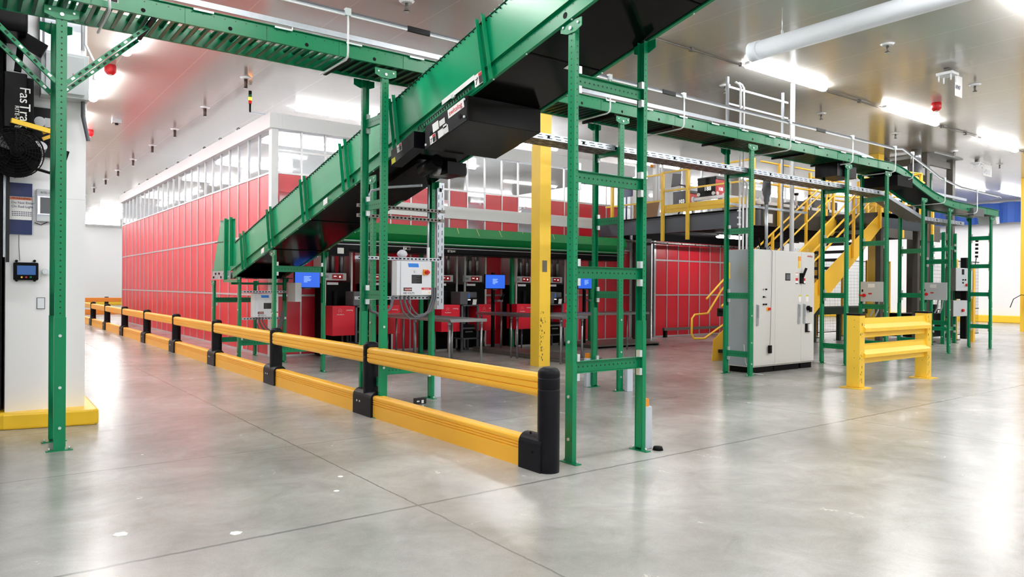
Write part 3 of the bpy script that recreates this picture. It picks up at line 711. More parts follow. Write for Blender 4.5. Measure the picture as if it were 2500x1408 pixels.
# ================================================================ PORTS
def port(x0, no, boxx, lb, tower=True):
    t = thing('picking_port', lb, 'picking port', (x0+.3, 14.2, 0))
    yf = 14.12; w_ = .62
    b = MB(alu)
    for x in (x0, x0+w_-.04): b.box(x, x+.04, yf, yf+.04, 0, 2.2)
    for z in (.0, 2.16): b.box(x0, x0+w_, yf, yf+.04, z, z+.04)
    b.box(x0, x0+.03, yf+.04, 14.7, 1.5, 2.2).box(x0+w_-.03, x0+w_, yf+.04, 14.7, 1.5, 2.2)
    b.build('port_frame', t)
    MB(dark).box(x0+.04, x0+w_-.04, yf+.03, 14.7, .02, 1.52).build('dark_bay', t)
    npo = MB(boxw).box(x0-.01, x0+w_-.16, yf-.05, yf+.06, 1.56, 1.71).build('number_panel', t, bevel=.005)
    MB(redd).box(x0+.15, x0+.38, yf-.056, yf-.05, 1.585, 1.685).box(x0+.18, x0+.24, yf-.06, yf-.056, 1.64, 1.65, led_w).box(x0+.3, x0+.33, yf-.06, yf-.056, 1.62, 1.65, led_w).build('red_display', npo)
    text(no, .08, (x0+.0, yf-.053, 1.605), XR, UP, ink, npo)
    MB(boxw).box(x0+.06, x0+.3, yf-.01, yf, 1.47, 1.52).build('label_plate', t); MB(boxw).box(x0+.28, x0+.36, yf-.01, yf, .93, .99).build('warning_plate', t)
    for x in (x0+.1, x0+.22, x0+.42): MB(steel).cyl((x, yf+.12, 1.7), (x, yf+.12, 2.35), .055, n=14).build('tube', t)
    MB(blackm).cyl((x0+.24, yf+.02, .7), (x0+.24, yf-.04, 1.35), .05, n=10).box(x0+.12, x0+.4, yf-.1, yf+.02, 1.0, 1.05).build('scanner_arm', t)
    # red box in front
    r = thing('port_console', 'red console box '+boxx[2], 'console', (boxx[0]+.24, 13.8, 0))
    rbo = MB(redb).box(boxx[0], boxx[0]+.48, 13.6, 14.0, .46, 1.05).build('body', r, bevel=.008)
    MB(steel).cyl((boxx[0]+.3, 13.8, 0), (boxx[0]+.3, 13.8, .46), .02, n=10).build('leg', r)
    text('swisslog', .042, (boxx[0]+.29, 13.597, .955), XR, UP, paper, rbo); text('AutoStore', .036, (boxx[0]+.09, 13.597, .87), XR, UP, paper, rbo)
    lg = MB(paper)
    for dx_, dz_ in ((0, 0), (.03, .02), (-.03, .02), (0, .04), (.03, -.015), (-.03, -.015)): lg.disc((boxx[0]+.16+dx_, 13.6, .95+dz_), (0, -1, 0), .006, n=6, off=.002)
    lg.build('emblem', rbo, fixn=False)
port(5.86, '01', (5.82, 0, 'leftmost of the row, under the port marked 01'), 'dark picking port marked 01 in the red wall behind the first red box')
port(6.80, '02', (6.83, 0, 'just left of the danger-labelled pale box, right of a printer stand'), 'dark picking port marked 02 half behind the green posts')
port(8.45, '03', (8.32, 0, 'right of the vertical perforated tray, left of the second printer stand'), 'dark picking port right of the vertical perforated tray, above the third red box')
port(9.25, '04', (9.29, 0, 'beside the middle blue screen, right of the second printer stand'), 'dark picking port marked 04 left of the middle blue screen')
port(10.74, '05', (10.38, 0, 'just left of the broad yellow column'), 'dark picking port marked 05 beside the yellow column')
port(11.72, '06', (11.8, 0, 'between the yellow column and the right blue screen'), 'dark picking port marked 06 right of the yellow column')

def printer_stand(x, lb, lb2):
    t = thing('printer_stand', 'dark slotted-angle stand '+lb, 'stand', (x+.22, 13.8, 0))
    for a in (x, x+.42):
        for y in (13.6, 14.0): MB(slate).box(a-.02, a+.02, y-.02, y+.02, 0, 1.04).build('leg', t)
    for z in (.28, 1.02): MB(slate).box(x-.02, x+.44, 13.58, 14.02, z, z+.03).build('shelf', t)
    lowp = MB(blackm).box(x+.06, x+.38, 13.65, 13.95, .31, .6).box(x+.04, x+.36, 13.6, 13.66, .5, .54, greyp).box(x+.1, x+.3, 13.6, 13.63, .43, .46, steel)
    tag(lowp.build('label_printer', bevel=.01), 'black printer on the lower shelf '+lb, 'printer')
    p = thing('label_printer', 'charcoal label printer '+lb2, 'printer', (x+.2, 13.75, 1.05))
    MB(greyp).box(x-.08, x+.18, 13.55, 13.95, 1.05, 1.34).build('housing', p, bevel=.02)
    MB(black).box(x+.1, x+.4, 13.55, 13.9, 1.05, 1.2).box(x+.1, x+.4, 13.6, 13.9, 1.2, 1.33, greyp).build('feeder', p, bevel=.015)
    MB(scr_d).box(x+.12, x+.18, 13.545, 13.55, 1.2, 1.3).box(x+.12, x+.19, 13.545, 13.55, 1.15, 1.17, led_w).build('display', p)
    MB(paper).prism([(x+.24, 13.54, 1.05), (x+.34, 13.54, 1.05), (x+.34, 13.52, 1.17), (x+.24, 13.52, 1.17)], (0, .003, 0)).build('paper_tongue', p)
printer_stand(6.32, 'between the first and second red boxes', 'with a white paper tongue, right of the first red box')
printer_stand(8.85, 'between the third and fourth red boxes', 'above the steel table, right of the third red box')
printer_stand(11.36, 'right of the yellow column', 'half hidden right of the yellow column')

def monitor(x0, x1, z0, z1, y, lb, pole=True):
    t = thing('monitor', lb, 'monitor', ((x0+x1)/2, y, z0))
    MB(black).box(x0-.01, x1+.01, y, y+.045, z0-.01, z1+.01).build('bezel', t, bevel=.004)
    sco = MB(scr_blue).box(x0, x1, y-.003, y, z0+.008, z1-.002).build('screen', t)
    b = MB(scr_txt); xm = (x0+x1)/2-.07
    for k in range(5): b.box(xm, xm+(.14, .11, .14, .13, .07)[k], y-.005, y-.003, (z0+z1)/2+.05-k*.025, (z0+z1)/2+.064-k*.025)
    b.build('screen_text', sco)
    MB(greyp).box((x0+x1)/2-.06, (x0+x1)/2+.06, y-.002, y+.03, z0-.025, z0-.01).build('base_bar', t)
    if pole:
        MB(black).box((x0+x1)/2-.03, (x0+x1)/2+.03, y+.05, y+.11, 0, z1+.05).build('pole', t)
        MB(black).box((x0+x1)/2-.2, (x0+x1)/2+.2, y-.1, y+.3, 0, .03).build('foot', t)
        MB(greyp).box((x0+x1)/2-.0, (x0+x1)/2+.15, y-.1, y+.03, 1.12, 1.16).cyl(((x0+x1)/2+.1, y-.08, 1.16), ((x0+x1)/2+.16, y-.12, 1.3), .025, blackm, 8).build('scanner', t)
monitor(4.95, 5.43, 1.41, 1.715, 13.3, 'lit blue monitor behind the green stand, leftmost of the blue screens', pole=False)
monitor(9.27, 9.80, 1.41, 1.72, 13.3, 'lit blue monitor on a black pole left of the yellow column')
monitor(12.03, 12.58, 1.42, 1.72, 13.3, 'lit blue monitor seen through the nearest green stand, right of the yellow column')

# takeaway conveyor above the ports
tk = thing('takeaway_conveyor', 'low green takeaway conveyor with dark underside above the row of ports', 'conveyor', (9.5, 13.3, 2.2))
TX0, TX1, TY = 5.2, 13.4, 13.0
MB(greenh).sweep([(TX0, TY, 2.49), (TX1, TY, 2.49)], [(0, 0), (.06, .2), (.064, .2), (.004, 0)], (0, 1, 0)).build('hopper_side', tk)
MB(greenh).sweep([(TX0, TY-.01, 2.33), (TX1, TY-.01, 2.33)], [(.15, 0), (0, .16), (.01, .165), (.16, 0)], (0, 1, 0)).build('lower_skirt', tk)
MB(greenh).box(TX0, TX1, TY+.06, TY+.75, 2.3, 2.32).box(TX0, TX1, TY+.74, TY+.75, 2.3, 2.7).build('rear_side', tk)
MB(black).box(TX0, TX1, TY+.1, TY+.14, 2.15, 2.33).box(TX0, TX1, TY+.08, TY+.1, 2.24, 2.255, steel).box(TX0, TX1, TY+.14, TY+.7, 2.12, 2.2).build('bed_rail', tk)
b = MB(black).box(5.25, 5.9, TY+.02, TY+.3, 2.02, 2.2).build('end_box', tk)
MB(galv).box(TX0, TX1, TY-.012, TY-.006, 2.318, 2.33).build('edge_strip', tk)
sticker(tk, (7.1, TY+.095, 2.19), XR, UP, .16, .07); MB(paper).quad((5.66, TY+.015, 2.06), V((.13, 0, 0)), V((0, 0, .11)), paper).build('label_plate', tk, fixn=False)
text('BT&W', .07, (8.15, TY+.095, 2.17), XR, UP, paper, tk)
sc_ = MB(mat('paint_chip_cream', srgb(190, 190, 130), .7))
for x, l, s_ in ((6.35, .05, .01), (8.35, .12, .03), (8.85, .15, .05), (9.45, .14, .05), (10.1, .04, .01), (10.35, .16, .03), (11.0, .12, .02), (11.7, .14, .02)):
    zz = 2.69; sc_.add([(x, TY+.0585, zz), (x+.02, TY+.0585, zz), (x+s_+.012, TY+.0585-l*.3-.001, zz-l), (x+s_, TY+.0585-l*.3-.001, zz-l)], [(0, 1, 2, 3)])
sc_.build('paint_chips', tk, fixn=False)
for x, yb_ in ((7.95, 13.85), (10.42, 13.85), (12.95, 13.85)):
    tt = MB(green); tt.box(x-.04, x+.04, yb_-.04, yb_+.04, 0, 2.2).box(x-.1, x+.1, yb_-.1, yb_+.1, 0, .01)
    z = .1
    while z < 2.15: tt.disc((x, yb_-.04, z), (0, -1, 0), .008, darkhole, 6); z += .05
    tt.build('leg', tk)
tag(MB(red).add([(6.95, 13.2, 2.02), (7.5, 13.2, 1.98), (7.2, 13.25, 2.06), (6.95, 13.3, 2.15), (7.5, 13.6, 2.0), (7.0, 13.7, 2.1)], [(0, 1, 2), (0, 2, 3), (2, 1, 4), (2, 4, 5), (3, 2, 5), (0, 3, 5), (0, 5, 4, 1)]).build('red_cover'), 'wrinkled red cover tucked under the green takeaway conveyor above the danger box', 'cover')

# ================================================================ TABLES, PLATFORM
def table(x0, x1, y0_, y1, legs, lb, braces=()):
    t = thing('work_table', lb, 'table', ((x0+x1)/2, (y0_+y1)/2, 0))
    MB(steel).box(x0, x1, y0_, y1, .885, .9).box(x0, x1, y0_, y0_+.02, .85, .885).box(x0, x0+.02, y0_, y1, .85, .885).build('tabletop', t, bevel=.003)
    for x, y in legs: MB(steel).cyl((x, y, 0), (x, y, .86), .021, n=12).cyl((x, y, .8), (x, y, .86), .03, n=12).build('leg', t)
table(6.5, 7.25, 10.35, 12.9, [(7.2, 10.45), (6.55, 10.45), (7.2, 11.4), (7.2, 12.8), (6.55, 11.6), (6.55, 12.8)], 'bare stainless steel work table left of the yellow column, with four nearer legs')
table(8.95, 9.62, 10.35, 13.2, [(9.02, 11.8), (9.02, 12.0), (9.02, 10.45), (9.56, 13.1), (9.02, 13.1), (9.56, 10.45), (9.56, 12.0)], 'long stainless steel work table running past behind the yellow column')
table(9.6, 12.6, 11.5, 12.2, [(9.7, 11.6), (12.5, 11.6), (9.7, 12.1), (12.5, 12.1), (11.0, 11.6)], 'stainless steel work table seen through the nearest tall green stand')
table(6.55, 7.2, 13.02, 13.45, [(6.62, 13.1), (7.12, 13.1), (6.62, 13.4), (7.12, 13.4)], 'small steel table behind the green posts beside the first printer stand')
pf = MB(galvd).box(9.2, 9.95, 10.3, 13.7, .06, .1).box(9.2, 9.25, 10.3, 13.7, 0, .06).box(9.9, 9.95, 10.3, 13.7, 0, .06)
tag(pf.build('floor_platform', bevel=.01), 'low grey platform on the floor beneath the long steel table', 'platform')
pf = MB(galvd).box(12.0, 14.2, 12.6, 14.0, .04, .08).box(12.0, 12.05, 12.6, 14, 0, .04).box(14.15, 14.2, 12.6, 14, 0, .04)
tag(pf.build('floor_platform', bevel=.01), 'flat grey platform on the floor near the red wall, right of the green stands', 'platform')

# ================================================================ YELLOW COLUMNS
def ycol(x0, x1, y0_, y1, lb, extra=None):
    t = thing('steel_column', lb, 'column', ((x0+x1)/2, (y0_+y1)/2, 0))
    MB(yel).box(x0, x1, y0_, y1, 0, ZC-.002).build('shaft', t, bevel=.006)
    if extra: extra(t)
    return t
def ex1(t):
    MB(tapeg).box(8.46, 8.57, 10.325, 10.33, 1.73, 1.94).build('tape_patch', t)
    b = MB(scuff); rr = random.Random(3)
    for k in range(46):
        z = rr.choice([rr.uniform(.05, .5), rr.uniform(.5, 1.1)]); x = 8.405+abs(rr.gauss(0, .05)); h = rr.uniform(.008, .04)
        b.quad((min(x, 8.6), 10.3285, z), V((rr.uniform(.006, .02), 0, 0)), V((0, 0, h)), scuff)
    b.build('scuff_marks', t, fixn=False)
ycol(8.4, 8.66, 10.33, 10.59, 'broad yellow steel column behind the barrier with a dark tape patch', ex1)
ycol(21.3, 21.62, 10.6, 10.9, 'yellow steel column behind the grey switch box and the stairs')
def ex2(t):
    s_ = MB(redd).box(29.895, 29.9, 9.5, 9.68, 2.75, 3.2); s_.box(29.89, 29.895, 9.54, 9.64, 2.84, 3.12, paper); plab(s_.build('extinguisher_sign', t), 'red and white vertical extinguisher sign')
    MB(inkr).add([(29.888, 9.59, 2.8), (29.888, 9.62, 2.88), (29.888, 9.56, 2.88)], [(0, 1, 2)]).box(29.887, 29.889, 9.575, 9.605, 2.88, 3.08).build('sign_arrow', t)
ycol(29.9, 30.4, 9.3, 9.85, 'yellow steel column at the right edge with a red fire extinguisher sign', ex2)
fe = thing('fire_extinguisher', 'red fire extinguisher hanging on the yellow column at the right edge', 'fire extinguisher', (29.8, 9.6, .77))
MB(redd).lathe([(0, .74), (.075, .74), (.09, .78), (.09, 1.14), (.06, 1.22), (.03, 1.25), (.03, 1.29), (0, 1.29)], (29.8, 9.6, 0), n=16).build('cylinder', fe)
MB(blackm).tube([(29.79, 9.6, 1.28), (29.7, 9.75, 1.3), (29.6, 9.95, 1.15), (29.6, 10.05, .85)], .014, n=6).box(29.74, 29.86, 9.57, 9.63, 1.28, 1.35, zinc).build('hose', fe)
MB(paper).box(29.705, 29.71, 9.56, 9.64, .94, 1.08).build('label_plate', fe)

# ================================================================ CABINET
cbt = thing('control_cabinet', 'tall light grey electrical cabinet with three doors on a black plinth', 'cabinet', (11.75, 7.73, 0))
x0, x1 = 10.79, 12.66
MB(cabside).box(x0, x0+.01, 7.5, 8.0, .12, 2.12).build('side_panel', cbt)
MB(cabg).box(x0+.01, x1, 7.5, 8.0, .1, 2.13).build('carcass', cbt)
DOORS = []
for a, b_ in ((x0+.003, 11.415), (11.42, 12.225), (12.23, x1-.003)):
    DOORS.append((b_, MB(cabg).box(a, b_, 7.478, 7.5, .125, 2.12).build('door', cbt, bevel=.004)))
def dr(x): return next(d for b_, d in DOORS if x < b_)
MB(dark).box(x0+.03, 11.4, 7.5, 7.98, 0, .1).box(11.43, 12.2, 7.5, 7.98, 0, .1).box(12.26, x1-.05, 7.5, 7.98, 0, .1).build('plinth', cbt)
for x in (10.86, 12.12, 12.29):
    MB(galv).box(x, x+.05, 7.455, 7.478, .82, 1.18).box(x+.01, x+.04, 7.44, 7.455, .95, 1.17).build('handle', dr(x), bevel=.005)
for k, (x, z) in enumerate(((11.06, 1.44), (11.13, 1.44), (11.06, 1.31), (11.13, 1.31), (11.06, 1.18), (11.13, 1.18))):
    MB(black if k % 3 else zinc).cyl((x, 7.478, z), (x, 7.455, z), .016, n=10).build('push_button', dr(x))
MB(redd).cyl((11.22, 7.478, 1.1), (11.22, 7.44, 1.1), .022, n=12).box(11.16, 11.24, 7.472, 7.478, 1.07, 1.13, amber).build('emergency_stop', dr(11.2))
MB(black).box(11.72, 11.87, 7.473, 7.478, 1.6, 1.73).box(11.735, 11.855, 7.471, 7.473, 1.615, 1.715, greyp).build('window_plate', dr(11.8))
MB(blackm).box(12.17, 12.25, 7.44, 7.478, 1.55, 1.74).bar((12.21, 7.44, 1.66), (12.26, 7.4, 1.83), .035, .035).build('main_switch', dr(12.2))
MB(black).cyl((12.44, 7.478, 1.1), (12.44, 7.44, 1.1), .045, n=14).box(12.43, 12.5, 7.42, 7.44, 1.03, 1.12).build('rotary_switch', dr(12.45))
MB(black).box(12.36, 12.5, 7.46, 7.478, .66, .82).box(12.42, 12.52, 7.43, 7.46, .68, .81, paper).build('socket_cover', dr(12.4))
MB(amber).box(12.12, 12.2, 7.472, 7.478, 1.96, 2.04).box(12.125, 12.19, 7.472, 7.478, 1.83, 1.96, yel).build('yellow_tag', dr(12.15))
for x in (12.03, 12.27):
    MB(paper).box(x, x+.09, 7.474, 7.478, 1.53, 1.66).box(x+.005, x+.085, 7.472, 7.474, 1.6, 1.65, inkr).box(x+.005, x+.085, 7.472, 7.474, 1.54, 1.555, ink).build('danger_label', dr(x))
MB(paper).box(12.03, 12.12, 7.474, 7.478, 1.7, 1.75).box(12.035, 12.115, 7.472, 7.474, 1.735, 1.745, inkr).build('danger_label', dr(12.05))
for x in (12.14, 12.38): MB(paper).box(x, x+.08, 7.474, 7.478, 1.22, 1.34).box(x, x+.08, 7.472, 7.474, 1.315, 1.34, mat('yellow_strip', srgb(215, 200, 40), .5)).build('label_plate', dr(x))
text('swisslog', .055, (12.41, 7.475, 2.04), XR, UP, inkr, dr(12.45))
b = MB(zinc)
for x in (11.02, 11.36, 12.16, 12.26, 12.56):
    b.tube([(x+.03*math.cos(a), 7.56, 2.16+.03*math.sin(a)) for a in [2*PI*i/10 for i in range(10)]], .006, n=5, closed=True)
b.build('lifting_eye', cbt)
pc = thing('pendant_switch', 'small black pendant switch hanging on a thin cord in front of the grey cabinet', 'switch', (11.21, 7.44, .3))
MB(greyp).tube([(11.27, 7.5, 2.15), (11.29, 7.46, 2.1), (11.24, 7.44, 1.2), (11.21, 7.44, .46)], .004, n=5).build('cord', pc)
MB(black).box(11.18, 11.25, 7.42, 7.46, .33, .47).build('body', pc, bevel=.008)
tag(MB(blackm).box(11.2, 11.35, 7.62, 7.72, 2.13, 2.18).bar((11.22, 7.66, 2.18), (11.18, 7.66, 2.34), .02, .02).bar((11.33, 7.66, 2.18), (11.36, 7.66, 2.32), .02, .02).build('antenna'), 'black two-pronged antenna on top of the grey cabinet', 'antenna')
tag(MB(yel).box(10.52, 10.62, 7.84, 7.9, 1.65, 1.9).box(10.48, 10.6, 7.82, 7.84, 1.62, 1.7).build('lockout_tag'), 'yellow plastic holder strapped to the green stand at the left of the grey cabinet', 'holder')

# strut frame and conduits rising from the cabinet
sf = thing('strut_goalpost', 'galvanised strut goalpost rising from behind the grey cabinet to the ceiling', 'strut frame', (11.7, 8.1, 0))
for x in (10.83, 12.53): MB(galv).box(x-.02, x+.02, 8.06, 8.1, 0 if x > 11 else 0, 5.2).box(x-.008, x+.008, 8.055, 8.06, 0, 5.2, greyp).build('strut_post', sf)
for z in (5.02, 4.72): MB(galv).box(10.83, 12.72, 8.08, 8.12, z, z+.035).build('strut_beam', sf)
MB(galv).box(10.85, 13.3, 8.02, 8.05, 2.93, 2.97).build('strut_beam', sf)
cd = thing('conduit_bundle', 'bundle of white conduits dropping to the left of the grey cabinet top', 'conduit', (11.05, 7.95, 2.1))
for x, top in ((11.03, 5.1), (11.13, 5.1), (11.24, 3.4)): MB(whites).tube([(x, 7.95, 2.13), (x, 7.95, top-.08), (x-.03, 7.97, top-.02), (x-.12, 7.97, top)], .018, n=8).build('conduit', cd)
for k in range(7): MB(boxw).box(10.93, 11.0, 7.9, 7.93, 2.45+.06*k, 2.48+.06*k).build('marker_tag', cd) if k in (0, 2, 4, 6) else None
cd2 = thing('conduit_bundle', 'thick pale conduit pair rising from the grey cabinet past the yellow stair rails', 'conduit', (12.65, 7.95, 2.1))
MB(whites).cyl((12.66, 7.95, 2.13), (12.66, 7.95, 5.38), .042, n=16).build('conduit', cd2)
cd3 = thing('power_drop', 'grey power plug hanging on a thick conduit above the grey cabinet', 'power drop', (11.8, 7.95, 2.1))
MB(galv).cyl((11.84, 7.95, 2.13), (11.84, 7.95, 3.1), .03, n=12).build('conduit', cd3)
MB(greyp).lathe([(0, 3.46), (.07, 3.46), (.075, 3.4), (.075, 3.2), (.05, 3.14), (.05, 3.06), (.035, 3.04), (.035, 3.0), (0, 3.0)], (11.84, 7.95, 0), n=16).build('plug_body', cd3)

# ================================================================ GUARD RAIL (yellow steel)
gr = thing('guard_rail', 'short yellow corrugated steel guard rail with black-capped posts', 'guard rail', (11.5, 5.5, 0))
for x in (10.44, 12.6):
    b = MB(yel).box(x, x+.15, 5.45, 5.65, .015, 1.07); b.build('post', gr, bevel=.008)
    MB(yel).box(x-.07, x+.22, 5.38, 5.72, 0, .015).build('base_plate', gr)
    MB(blackm).box(x-.008, x+.158, 5.442, 5.658, 1.07, 1.1).build('cap', gr, bevel=.008)
    s_ = MB(scuff); rr = random.Random(int(x*10))
    for z in (.3, .45, .9, 1.0, .55): s_.disc((x, 5.53, z), (-1, 0, 0), .006, n=6); 
    for k in range(22):
        z = rr.uniform(.05, .5) if k < 15 else rr.uniform(.5, 1); s_.quad((x+.0+rr.uniform(.0, .03)+(.04 if k % 3 else 0), 5.4485, z), V((rr.uniform(.004, .015), 0, 0)), V((0, 0, rr.uniform(.01, .04))), scuff)
    s_.build('scuff_marks', gr, fixn=False)
for z in (.38, .76):
    q = MB(yel); pr_ = [(0, 0), (0, .06), (-.075, .1), (-.075, .13), (0, .19), (0, .28), (.006, .28), (.006, .185), (-.07, .128), (-.07, .105), (.006, .055), (.006, 0)]
    pr_ = [(0, 0), (0, .07), (-.08, .09), (-.08, .14), (-.02, .2), (0, .29), (.008, .29), (.008, 0)]
    q.sweep([(10.55, 5.5, z-.02), (12.65, 5.5, z-.02)], [(a*1.0, b_) for a, b_ in pr_], (0, 1, 0)); q.build('rail', gr)

# ================================================================ MEZZANINE
MX0, MX1, MY0, MY1 = 14.0, 22.9, 9.6, 14.6
mz = thing('mezzanine', 'dark grey steel mezzanine deck with yellow hand rails above the red partition', 'mezzanine', (18, 12, 2.85))
MB(slate).box(MX0-.02, MX0+.0, MY0+.25, MY1, 2.84, 3.2).box(MX0-.06, MX0+.06, MY0+.25, MY1, 3.19, 3.2).box(MX0-.06, MX0+.06, MY0+.25, MY1, 2.83, 2.84).build('edge_beam', mz)
MB(slated).box(MX0+.12, MX1, MY0-.02, MY0+.02, 2.85, 3.32).box(MX0+.12, MX1, MY0-.022, MY0-.02, 3.17, 3.175, black).box(MX0, MX0+.12, MY0, MY0+.1, 2.85, 3.2, slate).build('front_beam', mz)
MB(dark).box(MX0+.05, MX1, MY0+.05, MY1, 3.2, 3.26).build('deck', mz)
jo = MB(blackm)
for k in range(16): jo.box(MX0+.05, MX1, MY0+.3+k*.3, MY0+.34+k*.3, 3.02, 3.2)
jo.build('joist', mz)
for x, y in ((15.3, 14.4), (15.75, 14.5), (22.3, 9.75), (21.3, 12.6)): MB(slated).box(x-.1, x+.1, y-.1, y+.1, 0, 2.86).build('column', mz)
def rail_run(parent, pts, r=.021, m=yelo, nm='hand_rail'): return MB(m).tube(pts, r, n=8).build(nm, parent)
for y in (13.74, 14.05, 12.28, 11.5): MB(yel).box(MX0-.12, MX0-.05, y-.035, y+.035, 2.62 if y in (12.28, 11.5) else 3.15, 4.33).build('rail_post', mz)
MB(yel).box(MX0-.12, MX0-.05, MY0+.05, MY0+.12, 2.85, 4.33).build('rail_post', mz)
for z in (4.31, 3.85):
    MB(yel).box(MX0-.1, MX0-.06, 12.28, 14.3, z-.25 if z < 4 else z-.05, z-.21 if z < 4 else z-.01).build('hand_rail', mz)
    MB(yel).box(MX0-.1, MX0-.06, MY0+.1, 12.28, z-.02, z+.02).build('hand_rail', mz)
MB(yel).box(MX0-.09, MX0-.07, MY0+.1, 12.25, 3.3, 3.5).box(MX0-.1, MX0-.09, MY0+.1, 12.25, 3.39, 3.4, yelo).build('toe_board', mz)
for x in (14.7, 16.62, 18.6, 20.5, 22.3): MB(yelo).box(x-.04, x+.04, MY0-.09, MY0-.03, 2.86, 4.27).build('rail_post', mz)
for z in (4.25, 3.78): rail_run(mz, [(MX0, MY0-.05, z), (16.62, MY0-.05, z)]); rail_run(mz, [(18.6, MY0-.05, z), (MX1, MY0-.05, z)])
MB(paper).box(14.28, 14.5, MY0-.024, MY0-.02, 2.92, 3.12).build('load_plate', mz)
# stairs
st = thing('staircase', 'yellow steel staircase with black treads climbing to the mezzanine', 'stairs', (12.2, 8.7, 0))
SG = .612
zb = lambda x: 1.2+SG*(x-13.92)
for y, nm in ((8.2, 'stringer'), (9.24, 'stringer')):
    MB(yelo).prism([(11.96, y, 0), (12.55, y, 0), (16.58, y, zb(16.58)), (16.58, y, zb(16.58)+.36), (12.0, y, zb(12.0)+.4)], (0, .012, 0)).build(nm, st, bevel=.003)
for k in range(16):
    z = .19*(k+1); x = 12.0+(z-.1)/SG
    if x < 16.5: MB(tread_m).box(x, x+.3, 8.21, 9.24, z, z+.035).box(x, x+.02, 8.21, 9.24, z-.03, z).build('tread', st)
MB(slated).box(16.5, 18.6, 8.2, 9.58, 3.1, 3.2).box(16.5, 18.6, 8.2, 8.24, 2.86, 3.2, slate).build('landing', st)
for x in (16.7, 18.5): MB(slated).box(x-.06, x+.06, 8.22, 8.34, 0, 3.1).build('landing_column', st)
for y, sx_ in ((8.17, 0), (9.28, 1)):
    hz = lambda x, h: zb(x)+.36+h
    for x in (12.75, 14.05, 15.35, 16.5):
        MB(yelo).bar((x, y, zb(x)+.05), (x, y, hz(x, 1.02)), .05, .05, side=(1, 0, 0)).build('rail_post', st)
    rail_run(st, [(11.82, y, 1.24), (12.3, y, hz(12.3, 1.02)), (16.5, y, hz(16.5, 1.02)), (17.2, y, hz(16.5, 1.05)), (18.5, y, 4.25)])
    rail_run(st, [(12.3, y, hz(12.3, .52)), (16.5, y, hz(16.5, .52)), (18.5, y, 3.75)])
    rail_run(st, [(16.3, y-.07+.14*sx_, hz(16.3, .8)), (12.4, y-.07+.14*sx_, hz(12.4, .8)), (11.95, y-.07+.14*sx_, .95), (11.55, y-.07+.14*sx_, .93), (11.47, y-.07+.14*sx_, .86), (11.46, y-.07+.14*sx_, .56), (11.53, y-.07+.14*sx_, .46), (11.85, y-.07+.14*sx_, .45), (12.6, y-.07+.14*sx_, hz(12.6, .02))], nm='grab_rail')
for x in (16.5, 17.6, 18.5):
    MB(yelo).box(x-.03, x+.03, 8.15, 8.21, 3.1, 4.27).build('rail_post', st)
rail_run(st, [(18.55, 8.2, 4.25), (18.55, 9.5, 4.25)]); rail_run(st, [(18.55, 8.2, 3.75), (18.55, 9.5, 3.75)])
# a further flight seen beyond the first
s2 = thing('safety_gate', 'tangle of yellow gate rails on the mezzanine behind the stair top', 'gate', (18.5, 10.2, 3.26))
for a, b_ in ((17.2, 19.0), (19.6, 21.4)):
    for z in (3.35, 3.8, 4.3): MB(yelo).cyl((a, 10.3, z), (b_, 10.3, z), .022, n=8).build('gate_rail', s2)
    for x in (a, (a+b_)/2, b_): MB(yelo).box(x-.03, x+.03, 10.27, 10.33, 3.26, 4.4).build('gate_post', s2)
    MB(yelo).bar((a, 10.3, 3.35), (b_, 10.3, 4.3), .03, .03).build('gate_brace', s2)

# robots on the deck
def robot(x, y, w_, d_, z, mface, no, lb):
    t = thing('storage_robot', lb, 'robot', (x, y, z))
    MB(redd).box(x+.02, x+w_, y, y+d_, z+.02, z+.4).build('body', t, bevel=.01)
    fco = MB(mface).box(x, x+.02, y, y+d_, z, z+.45).build('front_cover', t)
    MB(greyp).box(x+.02, x+w_+.3, y-.02, y+d_+.02, z+.4, z+.47).build('lid', t)
    text(no, .14, (x-.002, y+d_*.62, z+.14), YR, UP, led_w, fco)
    for yy in (y+.04, y+d_-.04): MB(paper).cyl((x-.02, yy, z+.06), (x+.01, yy, z+.06), .045, n=14).build('wheel', t)
    for xx_ in (x+.08, x+w_-.05): MB(paper).cyl((xx_, y-.02, z+.06), (xx_, y+.01, z+.06), .045, n=14).build('wheel', t)
    text('108' if no == '188' else '', .12, (x+.12, y-.003, z+.13), XR, UP, led_w, t) if no == '188' else None
robot(14.3, 11.0, .42, .52, 3.66, black, '188', 'parked storage robot with black face and red side on the mezzanine rack')
robot(15.6, 12.9, .42, .5, 3.62, greyp, '103', 'grey-lidded storage robot further back near the red enclosure on the mezzanine')
rk = thing('service_rack', 'pale aluminium service rack under the parked robots on the mezzanine', 'rack', (15.2, 11.2, 3.26))
for x in (14.25, 14.85, 15.6):
    for y in (10.7, 11.6): MB(alu).box(x-.03, x+.03, y-.03, y+.03, 3.26, 3.68).build('leg', rk)
for y in (10.7, 11.6): MB(alu).box(14.2, 15.7, y-.025, y+.025, 3.58, 3.65).build('beam', rk)
for x in (14.25, 15.6): MB(alu).box(x-.025, x+.025, 10.7, 11.6, 3.58, 3.65).build('beam', rk)
wr = thing('profile_rail_unit', 'row of pale aluminium rails and black-topped stubs along the mezzanine edge', 'rail unit', (17, 10, 3.26))
MB(alu).box(14.3, 20.5, 9.85, 9.93, 3.36, 3.44).box(14.3, 20.5, 10.5, 10.58, 3.36, 3.44).build('rail', wr)
for x in (14.6, 15.2, 15.9, 16.5, 17.3): MB(alu).box(x-.025, x+.025, 9.85, 9.9, 3.26, 3.68).box(x-.03, x+.05, 9.84, 9.91, 3.68, 3.74, blackm).build('stub', wr)
td = thing('tablet_stand', 'dark tablet on a curved cable stand on the mezzanine left of the robots', 'tablet', (14.4, 12.1, 3.26))
